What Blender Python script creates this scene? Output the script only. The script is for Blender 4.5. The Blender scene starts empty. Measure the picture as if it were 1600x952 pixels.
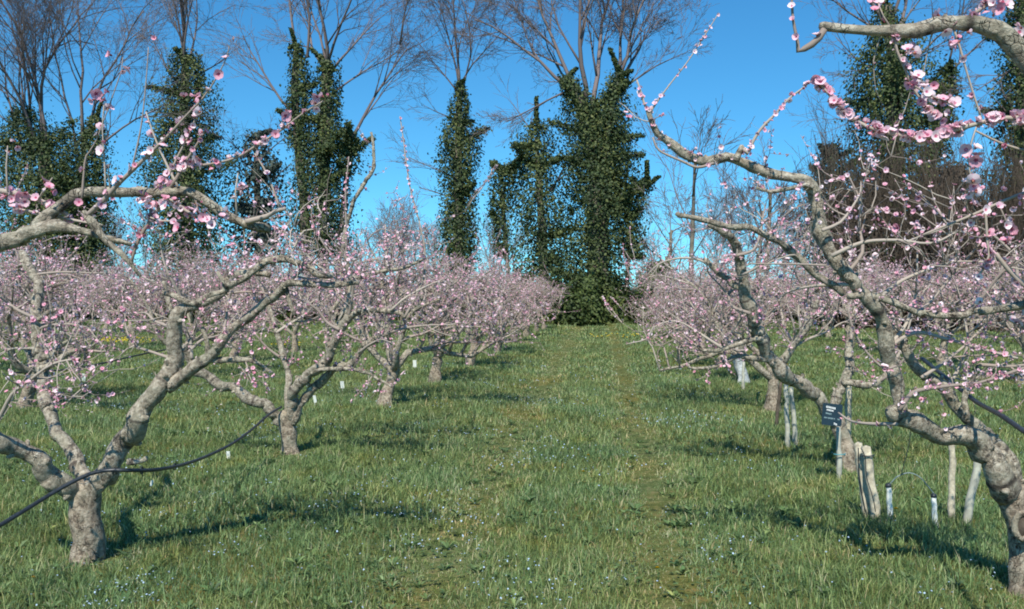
import bpy, math, random
import numpy as np
from mathutils import Vector, Matrix, Euler

R = math.radians
random.seed(7)
rng = np.random.default_rng(7)
sc = bpy.context.scene
COL = sc.collection

# ------------------------------------------------------------------ camera
FPX = 1386.0
CAM = Vector((0, 0, 1.6))
YAW = math.atan(140 / FPX)
PITCH = math.atan(26 / FPX)
cd = bpy.data.cameras.new('camera')
cam = bpy.data.objects.new('camera', cd)
COL.objects.link(cam)
cam.location = CAM
cam.rotation_euler = (R(90) - PITCH, 0, YAW)
cd.sensor_width = 36
cd.lens = 36 * FPX / 1600
cd.clip_start = 0.05
cd.clip_end = 3000
sc.camera = cam
ROT = Euler((R(90) - PITCH, 0, YAW)).to_matrix()

# ------------------------------------------------------------------ world and sun
SUN_EL = R(49)
SUN_TO = Vector((0.12, 1.0))          # where shadows fall
w = bpy.data.worlds.new('World')
sc.world = w
w.use_nodes = True
nt = w.node_tree
bg = nt.nodes['Background']
sky = nt.nodes.new('ShaderNodeTexSky')
sky.sky_type = 'NISHITA'
sky.sun_disc = False
sky.sun_elevation = SUN_EL
sky.altitude = 0
sky.air_density = 1.0
sky.dust_density = 0.0
sky.ozone_density = 2.0
sd = Vector((-SUN_TO.x, -SUN_TO.y, 0)).normalized()
sky.sun_rotation = math.atan2(sd.x, sd.y)
tcw = nt.nodes.new('ShaderNodeTexCoord')               # look-up lifted a little: a clear dry horizon
lift = nt.nodes.new('ShaderNodeVectorMath'); lift.operation = 'ADD'; lift.inputs[1].default_value = (0, 0, 0.06)
nrmz = nt.nodes.new('ShaderNodeVectorMath'); nrmz.operation = 'NORMALIZE'
nt.links.new(tcw.outputs['Generated'], lift.inputs[0]); nt.links.new(lift.outputs[0], nrmz.inputs[0]); nt.links.new(nrmz.outputs[0], sky.inputs['Vector'])
hs = nt.nodes.new('ShaderNodeHueSaturation')
hs.inputs['Hue'].default_value = 0.5
hs.inputs['Saturation'].default_value = 1.2
hs.inputs['Value'].default_value = 1.0
nt.links.new(sky.outputs[0], hs.inputs['Color'])
wb = nt.nodes.new('ShaderNodeMix'); wb.data_type = 'RGBA'; wb.blend_type = 'MULTIPLY'; wb.inputs[0].default_value = 1
wb.inputs[7].default_value = (0.41, 0.86, 0.97, 1)      # the phone's cool white balance
nt.links.new(hs.outputs[0], wb.inputs[6])
nt.links.new(wb.outputs[2], bg.inputs['Color'])
bg.inputs['Strength'].default_value = 0.125
ld = bpy.data.lights.new('sun', 'SUN')
ld.energy = 4.3
ld.angle = R(0.53)
ld.color = (1.0, 0.94, 0.84)
sun = bpy.data.objects.new('sun', ld)
COL.objects.link(sun)
dirv = Vector((sd.x * math.cos(SUN_EL), sd.y * math.cos(SUN_EL), math.sin(SUN_EL)))
sun.rotation_euler = dirv.to_track_quat('Z', 'Y').to_euler()
sun.location = (0, -5, 12)
sc.view_settings.view_transform = 'Standard'
sc.view_settings.look = 'None'
sc.view_settings.exposure = 0.43
sc.view_settings.gamma = 1.0
sc.cycles.max_bounces = 5
sc.cycles.diffuse_bounces = 3
sc.cycles.glossy_bounces = 2
sc.cycles.transparent_max_bounces = 4
sc.cycles.filter_width = 1.9

# ------------------------------------------------------------------ helpers
def ray(px, py):
    return ROT @ Vector(((px - 800) / FPX, -(py - 476) / FPX, -1))

def at(px, py, Y):
    """a point of the place, at distance Y along the rows, seen at this bearing"""
    d = ray(px, py)
    return CAM + d * (Y / d.y)

def px_of(p):
    q = ROT.transposed() @ (Vector(p) - CAM)
    if q.z > -0.05:
        return None
    return (800 + FPX * q.x / -q.z, 476 - FPX * q.y / -q.z, -q.z)

def hgt(x, y):
    x = np.asarray(x, float); y = np.asarray(y, float)
    fade = np.clip((70 - np.hypot(x, y)) / 30, 0, 1)
    return fade * (0.020 * np.sin(x * 1.9 + 0.7 * np.sin(y * 0.8)) + 0.018 * np.sin(y * 1.3 + x * 0.6)
                   + 0.010 * np.sin(x * 4.7 + y * 3.1) - 0.025 * np.exp(-((x - 0.38) / 0.2) ** 2)
                   - 0.025 * np.exp(-((x + 0.98) / 0.2) ** 2))

def hz(x, y):
    return float(hgt(x, y))

class MB:
    def __init__(s):
        s.v = []; s.q = []; s.t = []; s.qm = []; s.tm = []; s.qs = []; s.ts = []; s.n = 0; s.attr = []; s.pend = []
    def add(s, v, quads=None, tris=None, mat=0, smooth=False, val=None):
        v = np.asarray(v, float).reshape(-1, 3)
        if quads is not None and len(quads):
            q = np.asarray(quads, np.int64).reshape(-1, 4) + s.n
            s.q.append(q); m = np.broadcast_to(np.asarray(mat), (len(q),)) ; s.qm.append(m); s.qs.append(np.full(len(q), smooth))
        if tris is not None and len(tris):
            t = np.asarray(tris, np.int64).reshape(-1, 3) + s.n
            s.t.append(t); m = np.broadcast_to(np.asarray(mat), (len(t),)); s.tm.append(m); s.ts.append(np.full(len(t), smooth))
        s.v.append(v); s.n += len(v)
        s.attr.append(np.zeros(len(v)) if val is None else np.broadcast_to(np.asarray(val, float), (len(v),)))
    def mesh(s, name, mats):
        if getattr(s, 'pend', None): flush_twigs(s, s.pend)
        me = bpy.data.meshes.new(name)
        v = np.concatenate(s.v) if s.v else np.zeros((0, 3))
        q = np.concatenate(s.q) if s.q else np.zeros((0, 4), np.int64)
        t = np.concatenate(s.t) if s.t else np.zeros((0, 3), np.int64)
        me.vertices.add(len(v)); me.vertices.foreach_set('co', v.ravel())
        loops = np.concatenate([q.ravel(), t.ravel()]).astype(np.int32)
        me.loops.add(len(loops)); me.loops.foreach_set('vertex_index', loops)
        nf = len(q) + len(t)
        me.polygons.add(nf)
        starts = np.concatenate([np.arange(len(q)) * 4, len(q) * 4 + np.arange(len(t)) * 3]).astype(np.int32)
        tot = np.concatenate([np.full(len(q), 4), np.full(len(t), 3)]).astype(np.int32)
        me.polygons.foreach_set('loop_start', starts)
        me.polygons.foreach_set('loop_total', tot)
        mi = np.concatenate(s.qm + s.tm) if nf else np.zeros(0)
        sm = np.concatenate(s.qs + s.ts) if nf else np.zeros(0)
        me.polygons.foreach_set('material_index', mi.astype(np.int32))
        me.polygons.foreach_set('use_smooth', sm.astype(bool))
        a = me.attributes.new('tint', 'FLOAT', 'POINT')
        a.data.foreach_set('value', np.concatenate(s.attr).astype(np.float32) if s.attr else np.zeros(0, np.float32))
        for m in (mats if isinstance(mats, (list, tuple)) else [mats]):
            me.materials.append(m)
        me.update(calc_edges=True)
        return me

def link(name, me, parent=None):
    o = bpy.data.objects.new(name, me)
    COL.objects.link(o)
    if parent is not None:
        o.parent = parent
    return o

def build(name, mb, mats, parent=None, stuff=False):
    """mb holds world coordinates; a child is stored relative to its parent's base"""
    me = mb.mesh(name, mats)
    if parent is not None:
        me.transform(Matrix.Translation(-parent.location))
    o = link(name, me, parent)
    if stuff:
        o['kind'] = 'stuff'
    return o

def tag(o, label=None, cat=None, group=None, kind=None):
    if label: o['label'] = label
    if cat: o['category'] = cat
    if group: o['group'] = group
    if kind: o['kind'] = kind
    return o

def empty(name, loc):
    o = bpy.data.objects.new(name, None)
    COL.objects.link(o)
    o.empty_display_size = 0.2
    o.location = loc
    return o

def catmull(P, step):
    P = [np.asarray(p, float) for p in P]
    if len(P) < 2: return np.array(P)
    Q = [2 * P[0] - P[1]] + P + [2 * P[-1] - P[-2]]
    out = []
    for i in range(1, len(Q) - 2):
        a, b, c, d = Q[i - 1:i + 3]
        n = max(1, int(np.linalg.norm(c[:3] - b[:3]) / step))
        for k in range(n):
            t = k / n
            out.append(0.5 * ((2 * b) + (-a + c) * t + (2 * a - 5 * b + 4 * c - d) * t * t + (-a + 3 * b - 3 * c + d) * t ** 3))
    out.append(P[-1])
    return np.array(out)

def tube(mb, P, Rr, sides=6, rough=0.0, mat=0, val=0.0, scars=False, r_=None):
    """tapered tube with rounded ends; P (n,3), Rr (n,)"""
    P = np.asarray(P, float); Rr = np.maximum(np.asarray(Rr, float), 1e-4)
    r_ = r_ or rng
    n = len(P)
    if n < 2: return
    T = np.gradient(P, axis=0); T /= np.linalg.norm(T, axis=1, keepdims=True) + 1e-9
    up = np.array([0, 0, 1.0]) if abs(T[0][2]) < 0.9 else np.array([1.0, 0, 0])
    A = np.cross(T[0], up); A /= np.linalg.norm(A)
    rings = []
    ang = np.arange(sides) / sides * 2 * np.pi
    ph = r_.random(6) * 6.28
    s = np.concatenate([[0], np.cumsum(np.linalg.norm(np.diff(P, axis=0), axis=1))])
    scar = np.zeros(n)
    if scars:
        for _ in range(int(s[-1] / .13) + 1):
            c0 = s[-1] * r_.random(); wd = .005 + .006 * r_.random()
            scar = np.maximum(scar, (.5 + .5 * r_.random()) * np.exp(-((s - c0) / wd) ** 2))
        val = np.concatenate([np.repeat(scar, sides), [0, 0]])
    for i in range(n):
        A = A - T[i] * np.dot(A, T[i]); A /= np.linalg.norm(A) + 1e-9
        B = np.cross(T[i], A)
        rr = Rr[i] * (1 + .10 * scar[i])
        if rough:
            q = s[i] / (Rr.max() + 1e-6)
            f = 1 + rough * (0.5 * np.sin(2 * ang + ph[0] + q * 0.6) + 0.5 * np.sin(3 * ang + ph[1] - q * 0.5) + 0.45 * np.sin(5 * ang + ph[2] + q * 0.9)
                             + 0.7 * np.sin(q * 1.1 + ph[3]) + 0.5 * np.sin(q * 2.9 + ph[4] + np.sin(ang)) + 0.7 * (r_.random(sides) - 0.5))
        else:
            f = np.ones(sides)
        rings.append(P[i] + rr * f[:, None] * (np.cos(ang)[:, None] * A + np.sin(ang)[:, None] * B))
    V = np.concatenate(rings + [P[:1] - T[:1] * Rr[0] * 0.4, P[-1:] + T[-1:] * Rr[-1] * 0.5])
    i0 = np.arange(n - 1)[:, None] * sides
    j = np.arange(sides)[None, :]; j2 = (j + 1) % sides
    quads = np.stack([i0 + j, i0 + j2, i0 + sides + j2, i0 + sides + j], -1).reshape(-1, 4)
    jj = np.arange(sides); jj2 = (jj + 1) % sides
    t0 = np.stack([jj2, jj, np.full(sides, n * sides)], -1)
    t1 = np.stack([(n - 1) * sides + jj, (n - 1) * sides + jj2, np.full(sides, n * sides + 1)], -1)
    mb.add(V, quads, np.concatenate([t0, t1]), mat, True, val)

def flush_twigs(mb, items):
    """thin three-sided tapering twigs, many at once; items of (P (n,3), R (n,), tint) with the same n"""
    if not items: return
    by = {}
    for it in items: by.setdefault(len(it[0]), []).append(it)
    for n, its in by.items():
        P = np.array([i[0] for i in its]); Rr = np.array([i[1] for i in its]); val = np.array([i[2] for i in its])
        k = len(its)
        T = P[:, -1] - P[:, 0]; T /= np.linalg.norm(T, axis=1, keepdims=True) + 1e-9
        up = np.where(np.abs(T[:, 2:3]) < .9, np.array([[0, 0, 1.0]]), np.array([[1.0, 0, 0]]))
        A = np.cross(T, up); A /= np.linalg.norm(A, axis=1, keepdims=True) + 1e-9
        B = np.cross(T, A)
        ang = np.arange(3) * 2.0944
        off = np.cos(ang)[None, None, :, None] * A[:, None, None, :] + np.sin(ang)[None, None, :, None] * B[:, None, None, :]
        V = P[:, :, None, :] + Rr[:, :, None, None] * off
        i0 = (np.arange(n - 1) * 3)[:, None]; j = np.arange(3)[None]; j2 = (j + 1) % 3
        q = np.stack([i0 + j, i0 + j2, i0 + 3 + j2, i0 + 3 + j], -1).reshape(-1, 4)
        Q = (q[None] + (np.arange(k) * n * 3)[:, None, None]).reshape(-1, 4)
        mb.add(V.reshape(-1, 3), Q, None, 0, True, np.repeat(val, n * 3))
    items.clear()

def box(mb, c, s, rot=None, mat=0):
    v = np.array([[x, y, z] for x in (-.5, .5) for y in (-.5, .5) for z in (-.5, .5)]) * np.array(s)
    if rot is not None:
        v = v @ np.array(rot.to_matrix()).T if isinstance(rot, Euler) else v @ np.array(rot).T
    v = v + np.array(c)
    q = [[0, 1, 3, 2], [4, 6, 7, 5], [0, 4, 5, 1], [2, 3, 7, 6], [0, 2, 6, 4], [1, 5, 7, 3]]
    mb.add(v, q, None, mat)

# ------------------------------------------------------------------ materials
def newmat(name, rough=0.8, spec=0.3):
    m = bpy.data.materials.new(name); m.use_nodes = True
    n = m.node_tree; b = n.nodes['Principled BSDF']
    b.inputs['Roughness'].default_value = rough
    b.inputs['Specular IOR Level'].default_value = spec
    return m, n, b

def N(n, typ, **kw):
    x = n.nodes.new(typ)
    for k, v in kw.items():
        if hasattr(x, k): setattr(x, k, v)
        else: x.inputs[k].default_value = v
    return x

def ramp(n, src, stops):
    r = n.nodes.new('ShaderNodeValToRGB')
    e = r.color_ramp.elements
    while len(e) < len(stops): e.new(0.5)
    for i, (p, c) in enumerate(stops):
        e[i].position = p; e[i].color = (*c, 1)
    n.links.new(src, r.inputs[0])
    return r.outputs[0]

def noise(n, co, scale, detail=4, rough=0.6):
    x = N(n, 'ShaderNodeTexNoise'); x.inputs['Scale'].default_value = scale
    x.inputs['Detail'].default_value = detail; x.inputs['Roughness'].default_value = rough
    n.links.new(co, x.inputs['Vector'])
    return x.outputs['Fac']

def mixc(n, fac, a, b, mode='MIX'):
    m = n.nodes.new('ShaderNodeMix'); m.data_type = 'RGBA'; m.blend_type = mode
    for sck, v in ((m.inputs[0], fac), (m.inputs[6], a), (m.inputs[7], b)):
        if isinstance(v, (int, float)): sck.default_value = v
        elif isinstance(v, tuple): sck.default_value = (*v, 1)
        else: n.links.new(v, sck)
    return m.outputs[2]

def attr(n):
    a = n.nodes.new('ShaderNodeAttribute'); a.attribute_name = 'tint'
    return a.outputs['Fac']

def bark(name, lo, mid, hi, scale=18, bump=0.6, base_tan=False):
    m, n, b = newmat(name, 0.85, 0.2)
    tc = n.nodes.new('ShaderNodeTexCoord').outputs['Object']
    f1 = noise(n, tc, scale, 6, 0.7)
    c = ramp(n, f1, [(0.32, lo), (0.5, mid), (0.68, hi)])
    f2 = noise(n, tc, scale * 0.22, 3)
    c = mixc(n, ramp(n, f2, [(0.45, (0, 0, 0)), (0.65, (1, 1, 1))]), c, mixc(n, 0.5, c, (0.30, 0.30, 0.22)))
    vo = n.nodes.new('ShaderNodeTexVoronoi'); vo.feature = 'DISTANCE_TO_EDGE'; vo.inputs['Scale'].default_value = scale * 1.1
    mp = n.nodes.new('ShaderNodeMapping'); mp.inputs['Scale'].default_value = (1.6, 1.6, 0.9)
    n.links.new(tc, mp.inputs[0])
    wv = n.nodes.new('ShaderNodeMix'); wv.data_type = 'VECTOR'; wv.inputs[0].default_value = 0.08
    nz = N(n, 'ShaderNodeTexNoise'); nz.inputs['Scale'].default_value = scale * .5; n.links.new(tc, nz.inputs['Vector'])
    n.links.new(mp.outputs[0], wv.inputs[4]); n.links.new(nz.outputs['Color'], wv.inputs[5])
    n.links.new(wv.outputs[1], vo.inputs['Vector'])
    crack = ramp(n, vo.outputs['Distance'], [(0.0, (1, 1, 1)), (0.06, (0, 0, 0))])
    msk = ramp(n, noise(n, tc, scale * .35, 2), [(0.5, (0, 0, 0)), (0.62, (1, 1, 1))])
    cm = mixc(n, 1.0, crack, msk, 'MULTIPLY')
    c = mixc(n, cm, c, mixc(n, 0.65, c, (0.045, 0.035, 0.03)))
    c = mixc(n, ramp(n, attr(n), [(0.25, (0, 0, 0)), (0.75, (.85, .85, .85))]), c, (0.05, 0.04, 0.035))
    n.links.new(c, b.inputs['Base Color'])
    bp = n.nodes.new('ShaderNodeBump'); bp.inputs['Strength'].default_value = bump; bp.inputs['Distance'].default_value = 0.02
    hsum = n.nodes.new('ShaderNodeMath'); hsum.operation = 'SUBTRACT'
    n.links.new(f1, hsum.inputs[0]); n.links.new(cm, hsum.inputs[1])
    n.links.new(hsum.outputs[0], bp.inputs['Height']); n.links.new(bp.outputs[0], b.inputs['Normal'])
    return m

M_TRUNK = bark('peach_bark_trunk', (0.06, 0.045, 0.035), (0.32, 0.26, 0.19), (0.55, 0.48, 0.37), 30, 1.0)
M_LIMB = bark('peach_bark_limb', (0.065, 0.052, 0.042), (0.36, 0.31, 0.235), (0.62, 0.57, 0.46), 38, 0.9)
M_DTRUNK = bark('dark_bark', (0.05, 0.045, 0.04), (0.12, 0.10, 0.085), (0.20, 0.17, 0.14), 5, 0.5)
M_WTRUNK = bark('whitewashed_bark', (0.2, 0.2, 0.2), (0.45, 0.48, 0.47), (0.62, 0.66, 0.64), 20, 0.5)

def tinted(name, stops, rough=0.7, spec=0.3, trans=0.0, patch=None):
    m, n, b = newmat(name, rough, spec)
    c = ramp(n, attr(n), stops)
    if patch:
        tc = n.nodes.new('ShaderNodeNewGeometry').outputs['Position']
        for sc_, lo, hi, colr, amt in patch:
            f = ramp(n, noise(n, tc, sc_, 4), [(lo, (0, 0, 0)), (hi, (amt, amt, amt))])
            c = mixc(n, f, c, mixc(n, 1.0, c, colr, 'MULTIPLY'))
    n.links.new(c, b.inputs['Base Color'])
    if trans:
        tr = n.nodes.new('ShaderNodeBsdfTranslucent'); n.links.new(c, tr.inputs['Color'])
        mx = n.nodes.new('ShaderNodeMixShader'); mx.inputs[0].default_value = trans
        out = n.nodes['Material Output']
        n.links.new(b.outputs[0], mx.inputs[1]); n.links.new(tr.outputs[0], mx.inputs[2]); n.links.new(mx.outputs[0], out.inputs['Surface'])
    return m

M_TWIG = tinted('peach_twig', [(0.0, (0.09, 0.06, 0.055)), (0.45, (0.30, 0.245, 0.205)), (1.0, (0.50, 0.44, 0.36))], 0.75)
M_PETAL = tinted('petal', [(0.0, (0.80, 0.36, 0.47)), (0.5, (0.88, 0.60, 0.68)), (1.0, (0.92, 0.80, 0.82))], 0.6, 0.2, 0.25)
M_THROAT = tinted('petal_throat', [(0.0, (0.50, 0.10, 0.20)), (1.0, (0.62, 0.22, 0.32))], 0.6, 0.2, 0.1)
M_CALYX = tinted('calyx', [(0.0, (0.22, 0.04, 0.06)), (1.0, (0.34, 0.14, 0.08))], 0.6)
BLOSSOM_MATS = [M_PETAL, M_THROAT, M_CALYX]
M_GRASS = tinted('grass_blade', [(0.0, (0.070, 0.105, 0.042)), (0.45, (0.152, 0.242, 0.078)), (0.8, (0.34, 0.42, 0.150)), (1.0, (0.50, 0.45, 0.25))], 0.5, 0.4, 0.30,
                 patch=[(0.55, 0.42, 0.62, (0.80, 1.0, 1.22), 0.6), (1.7, 0.50, 0.68, (1.35, 1.02, 0.75), 0.8)])
M_IVY = tinted('ivy_leaf', [(0.0, (0.022, 0.040, 0.016)), (0.6, (0.062, 0.092, 0.030)), (1.0, (0.16, 0.18, 0.055))], 0.55, 0.3, 0.15)
M_IVYB = tinted('evergreen_leaf', [(0.0, (0.03, 0.045, 0.035)), (0.6, (0.060, 0.085, 0.070)), (1.0, (0.10, 0.13, 0.10))], 0.6, 0.3, 0.1)
M_BRUSH = tinted('brown_thicket', [(0.0, (0.05, 0.038, 0.03)), (0.6, (0.10, 0.078, 0.058)), (1.0, (0.17, 0.13, 0.095))], 0.8)
M_HEDGE = tinted('hedge_leaf', [(0.0, (0.03, 0.05, 0.016)), (0.5, (0.055, 0.085, 0.022)), (1.0, (0.12, 0.15, 0.04))], 0.6, 0.3, 0.1)
M_BARE = tinted('bare_branch', [(0.0, (0.065, 0.052, 0.052)), (0.5, (0.17, 0.14, 0.135)), (1.0, (0.25, 0.20, 0.20))], 0.85)

def plain(name, col, rough=0.6, spec=0.3, nscale=20, var=0.25):
    m, n, b = newmat(name, rough, spec)
    tc = n.nodes.new('ShaderNodeTexCoord').outputs['Object']
    f = noise(n, tc, nscale, 4)
    lo = tuple(x * (1 - var) for x in col); hi = tuple(min(1, x * (1 + var)) for x in col)
    n.links.new(ramp(n, f, [(0.35, lo), (0.65, hi)]), b.inputs['Base Color'])
    return m
M_HOSE = plain('black_rubber', (0.028, 0.034, 0.040), 0.42, 0.5, 30, 0.35)
M_WOOD = plain('weathered_stake', (0.50, 0.45, 0.33), 0.85, 0.2, 25, 0.35)
M_WOODD = plain('dark_stake', (0.10, 0.08, 0.06), 0.85, 0.2, 25, 0.35)
M_WHITE = plain('white_plastic', (0.72, 0.75, 0.68), 0.5, 0.4, 30, 0.1)
M_CANE = plain('pale_cane', (0.42, 0.42, 0.34), 0.6, 0.3, 15, 0.2)
M_SIGN = plain('dark_green_board', (0.012, 0.028, 0.040), 0.35, 0.5, 12, 0.15)
M_TEXT = plain('white_paint', (0.75, 0.78, 0.76), 0.5, 0.3, 40, 0.1)
M_TEXTG = plain('faded_paint', (0.22, 0.32, 0.33), 0.5, 0.3, 90, 0.4)
M_TUBE = plain('clear_drip_tube', (0.20, 0.26, 0.25), 0.4, 0.5)
M_TIE = plain('blue_green_tie', (0.10, 0.30, 0.32), 0.5)
M_YEL = plain('yellow_petal', (0.80, 0.58, 0.02), 0.6, 0.2, 40, 0.12)
M_STEM = plain('flower_stem', (0.10, 0.17, 0.05), 0.6)
M_BLUE = plain('speedwell_petal', (0.38, 0.50, 0.62), 0.6, 0.2, 40, 0.1)

# ------------------------------------------------------------------ ground
def ground():
    xs = np.unique(np.concatenate([np.linspace(-600, -40, 12), np.linspace(-40, 30, 220), np.linspace(30, 600, 12)]))
    ys = np.unique(np.concatenate([np.linspace(-600, -6, 10), np.linspace(-6, 55, 200), np.linspace(55, 900, 14)]))
    X, Y = np.meshgrid(xs, ys)
    Z = hgt(X, Y)
    nx, ny = len(xs), len(ys)
    i = np.arange((nx * (ny - 1))).reshape(ny - 1, nx)[:, :-1].ravel()
    mb = MB()
    mb.add(np.stack([X, Y, Z], -1).reshape(-1, 3), np.stack([i, i + 1, i + nx + 1, i + nx], -1), None, 0, True)
    m, n, b = newmat('meadow_soil', 0.95, 0.1)
    p = n.nodes.new('ShaderNodeNewGeometry').outputs['Position']
    c = ramp(n, noise(n, p, 9, 6, 0.75), [(0.35, (0.05, 0.07, 0.025)), (0.5, (0.10, 0.135, 0.045)), (0.66, (0.19, 0.18, 0.085))])
    c = mixc(n, ramp(n, noise(n, p, 0.6, 4), [(0.4, (0, 0, 0)), (0.65, (1, 1, 1))]), c, mixc(n, 1.0, c, (1.25, 0.95, 0.7), 'MULTIPLY'))
    n.links.new(c, b.inputs['Base Color'])
    bp = n.nodes.new('ShaderNodeBump'); bp.inputs['Strength'].default_value = 0.8; bp.inputs['Distance'].default_value = 0.03
    n.links.new(noise(n, p, 40, 4), bp.inputs['Height']); n.links.new(bp.outputs[0], b.inputs['Normal'])
    o = build('ground', mb, m)
    tag(o, kind='structure')
ground()

def vnoise(x, y, s, seed=0):
    """cheap smooth 2-D noise"""
    r = np.random.default_rng(seed); out = np.zeros_like(x)
    for k in range(6):
        a = r.random() * 6.28; f = s * (0.6 + 1.2 * r.random()); ph = r.random() * 6.28
        out += np.sin((x * np.cos(a) + y * np.sin(a)) * f + ph + 1.3 * np.sin((x * np.sin(a) - y * np.cos(a)) * f * 0.7 + ph))
    return out / 6

def grass():
    mb = MB()
    r = np.random.default_rng(3)
    for (y0, y1, dens, hh, ww, segs) in ((2.4, 5.5, 5200, 0.062, 0.0042, 2), (5.5, 9, 3000, 0.064, 0.0058, 2), (9, 16, 1250, 0.066, 0.0095, 1),
                                         (16, 28, 420, 0.062, 0.018, 1), (28, 47, 130, 0.075, 0.036, 1)):
        area = (y1 - y0) * (1.32 * (y0 + y1) / 2 + 2.2)
        n = int(area * dens)
        y = y0 + (y1 - y0) * r.random(n)
        wl = -0.72 * y - 1.1; wr = 0.54 * y + 1.1
        x = wl + (wr - wl) * r.random(n)
        clump = vnoise(x, y, 5.5, 1) * 0.6 + vnoise(x, y, 16, 2) * 0.5
        rut = np.exp(-((x - 0.38 - .05 * np.sin(y)) / 0.22) ** 2) + np.exp(-((x + 0.98 + .06 * np.sin(y * .7)) / 0.24) ** 2)
        big = vnoise(x, y, 1.1, 4)
        h = hh * np.clip(0.85 + 0.5 * clump + 0.25 * big + 0.25 * r.standard_normal(n), 0.2, 2.2) * (1 - 0.62 * np.clip(rut, 0, 1))
        for (tx, ty) in ((-2.86, 4.93), (-2.87, 8.2), (2.29, 4.86), (2.3, 8.2), (-2.8, 11.9), (2.3, 12.0)):
            dd = np.hypot(x - tx, y - ty); nr_ = np.exp(-(dd / .22) ** 2)
            h = h * (1 - .7 * nr_); rut = rut + 1.3 * nr_
        tall = r.random(n) < 0.05 * (1 + clump); h[tall] *= 1.9
        a = r.random(n) * 6.283
        lean = 0.25 + 0.75 * r.random(n)
        la = a + 1.57 + r.normal(0, .5, n)
        wv = ww * (0.6 + 0.8 * r.random(n))
        dx, dy = np.cos(a) * wv / 2, np.sin(a) * wv / 2
        lx, ly = np.cos(la) * h * lean, np.sin(la) * h * lean
        z = hgt(x, y) - 0.004
        tint = np.clip(0.44 + 0.25 * r.standard_normal(n) + 0.22 * vnoise(x, y, 2.2, 9) + 0.32 * rut * r.random(n) + 0.08 * tall, 0, 0.95)
        dry = r.random(n) < 0.025 + 0.20 * rut; tint[dry] = 1.0
        b0 = np.stack([x - dx, y - dy, z], -1); b1 = np.stack([x + dx, y + dy, z], -1)
        tip = np.stack([x + lx, y + ly, z + h * np.sqrt(np.clip(1 - (lean * .55) ** 2, .2, 1))], -1)
        if segs == 2:
            m0 = np.stack([x - dx * .8 + lx * .28, y - dy * .8 + ly * .28, z + h * .55], -1)
            m1 = np.stack([x + dx * .8 + lx * .28, y + dy * .8 + ly * .28, z + h * .55], -1)
            V = np.stack([b0, b1, m1, m0, tip], 1).reshape(-1, 3)
            i = np.arange(n) * 5
            mb.add(V, np.stack([i, i + 1, i + 2, i + 3], -1), np.stack([i + 3, i + 2, i + 4], -1), 0, False, np.repeat(tint, 5))
        else:
            V = np.stack([b0, b1, tip], 1).reshape(-1, 3)
            i = np.arange(n) * 3
            mb.add(V, None, np.stack([i, i + 1, i + 2], -1), 0, False, np.repeat(tint, 3))
    # low broad leaves of clover and weeds
    n = 26000
    y = 2.4 + 14 * r.random(n) ** 1.4
    x = -0.72 * y - 1 + (1.26 * y + 2) * r.random(n)
    keep = vnoise(x, y, 3.0, 12) > 0.05
    x, y = x[keep], y[keep]; n = len(x)
    a = r.random(n) * 6.283; s = 0.010 + 0.012 * r.random(n)
    z = hgt(x, y) + 0.012 + 0.03 * r.random(n)
    c, sn = np.cos(a), np.sin(a)
    V = np.stack([np.stack([x - c * s, y - sn * s, z], -1), np.stack([x + sn * s * .6, y - c * s * .6, z + .003], -1),
                  np.stack([x + c * s, y + sn * s, z + s * .4], -1), np.stack([x - sn * s * .6, y + c * s * .6, z + .003], -1)], 1).reshape(-1, 3)
    i = np.arange(n) * 4
    mb.add(V, np.stack([i, i + 1, i + 2, i + 3], -1), None, 0, False, np.repeat(np.clip(.2 + .2 * r.standard_normal(n), 0, .7), 4))
    # rosettes of broad-leaved weeds
    V = []; n = 0
    for k in range(1500):
        y = 2.6 + 13 * r.random() ** 1.3; x = -0.72 * y - 1 + (1.26 * y + 2) * r.random()
        z = hz(x, y) + .01; a0 = r.random() * 6.28; L0 = .025 + .045 * r.random(); nl = r.integers(5, 9)
        for j in range(nl):
            a = a0 + j * 6.283 / nl + r.normal(0, .2); L = L0 * (.7 + .5 * r.random()); c, sn = math.cos(a), math.sin(a); u = .3 + .5 * r.random()
            V += [(x, y, z), (x + c * L * .55 - sn * L * .22, y + sn * L * .55 + c * L * .22, z + L * u * .8), (x + c * L, y + sn * L, z + L * u), (x + c * L * .55 + sn * L * .22, y + sn * L * .55 - c * L * .22, z + L * u * .8)]
            n += 1
    i = np.arange(n) * 4
    mb.add(V, np.stack([i, i + 1, i + 2, i + 3], -1), None, 0, False, np.repeat(np.clip(.3 + .2 * r.standard_normal(n), 0, .75), 4))
    o = build('grass', mb, M_GRASS)
    tag(o, 'tufted green spring grass covering the orchard floor', 'grass', kind='stuff')
grass()

def speedwell():
    r = np.random.default_rng(5)
    n = 110000
    y = 2.8 + 16 * r.random(n) ** 1.5
    x = -0.70 * y + (1.2 * y) * r.random(n)
    mask = (vnoise(x, y, 2.6, 21) + 0.5 * vnoise(x, y, 7, 22) > 0.22) & (r.random(n) < 0.16) | (r.random(n) < 0.012)
    mask &= (x < 1.6) | (r.random(n) < .15)
    x, y = x[mask], y[mask]; n = len(x)
    s = 0.0028 + 0.0022 * r.random(n) + 0.0003 * y
    z = hgt(x, y) + 0.05 + 0.035 * r.random(n)
    a = r.random(n) * 6.28; tl = r.normal(0, .35, (n, 2))
    V = []
    for k in range(4):
        an = a + k * np.pi / 2
        dx, dy = np.cos(an) * s, np.sin(an) * s
        V.append(np.stack([x + dx, y + dy, z + dx * tl[:, 0] + dy * tl[:, 1]], -1))
    i = np.arange(n) * 4
    mb = MB(); mb.add(np.stack(V, 1).reshape(-1, 3), np.stack([i, i + 1, i + 2, i + 3], -1))
    tag(build('speedwell_flowers', mb, M_BLUE), 'tiny pale blue flowers scattered in patches through the grass', 'wildflowers', kind='stuff')
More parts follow.
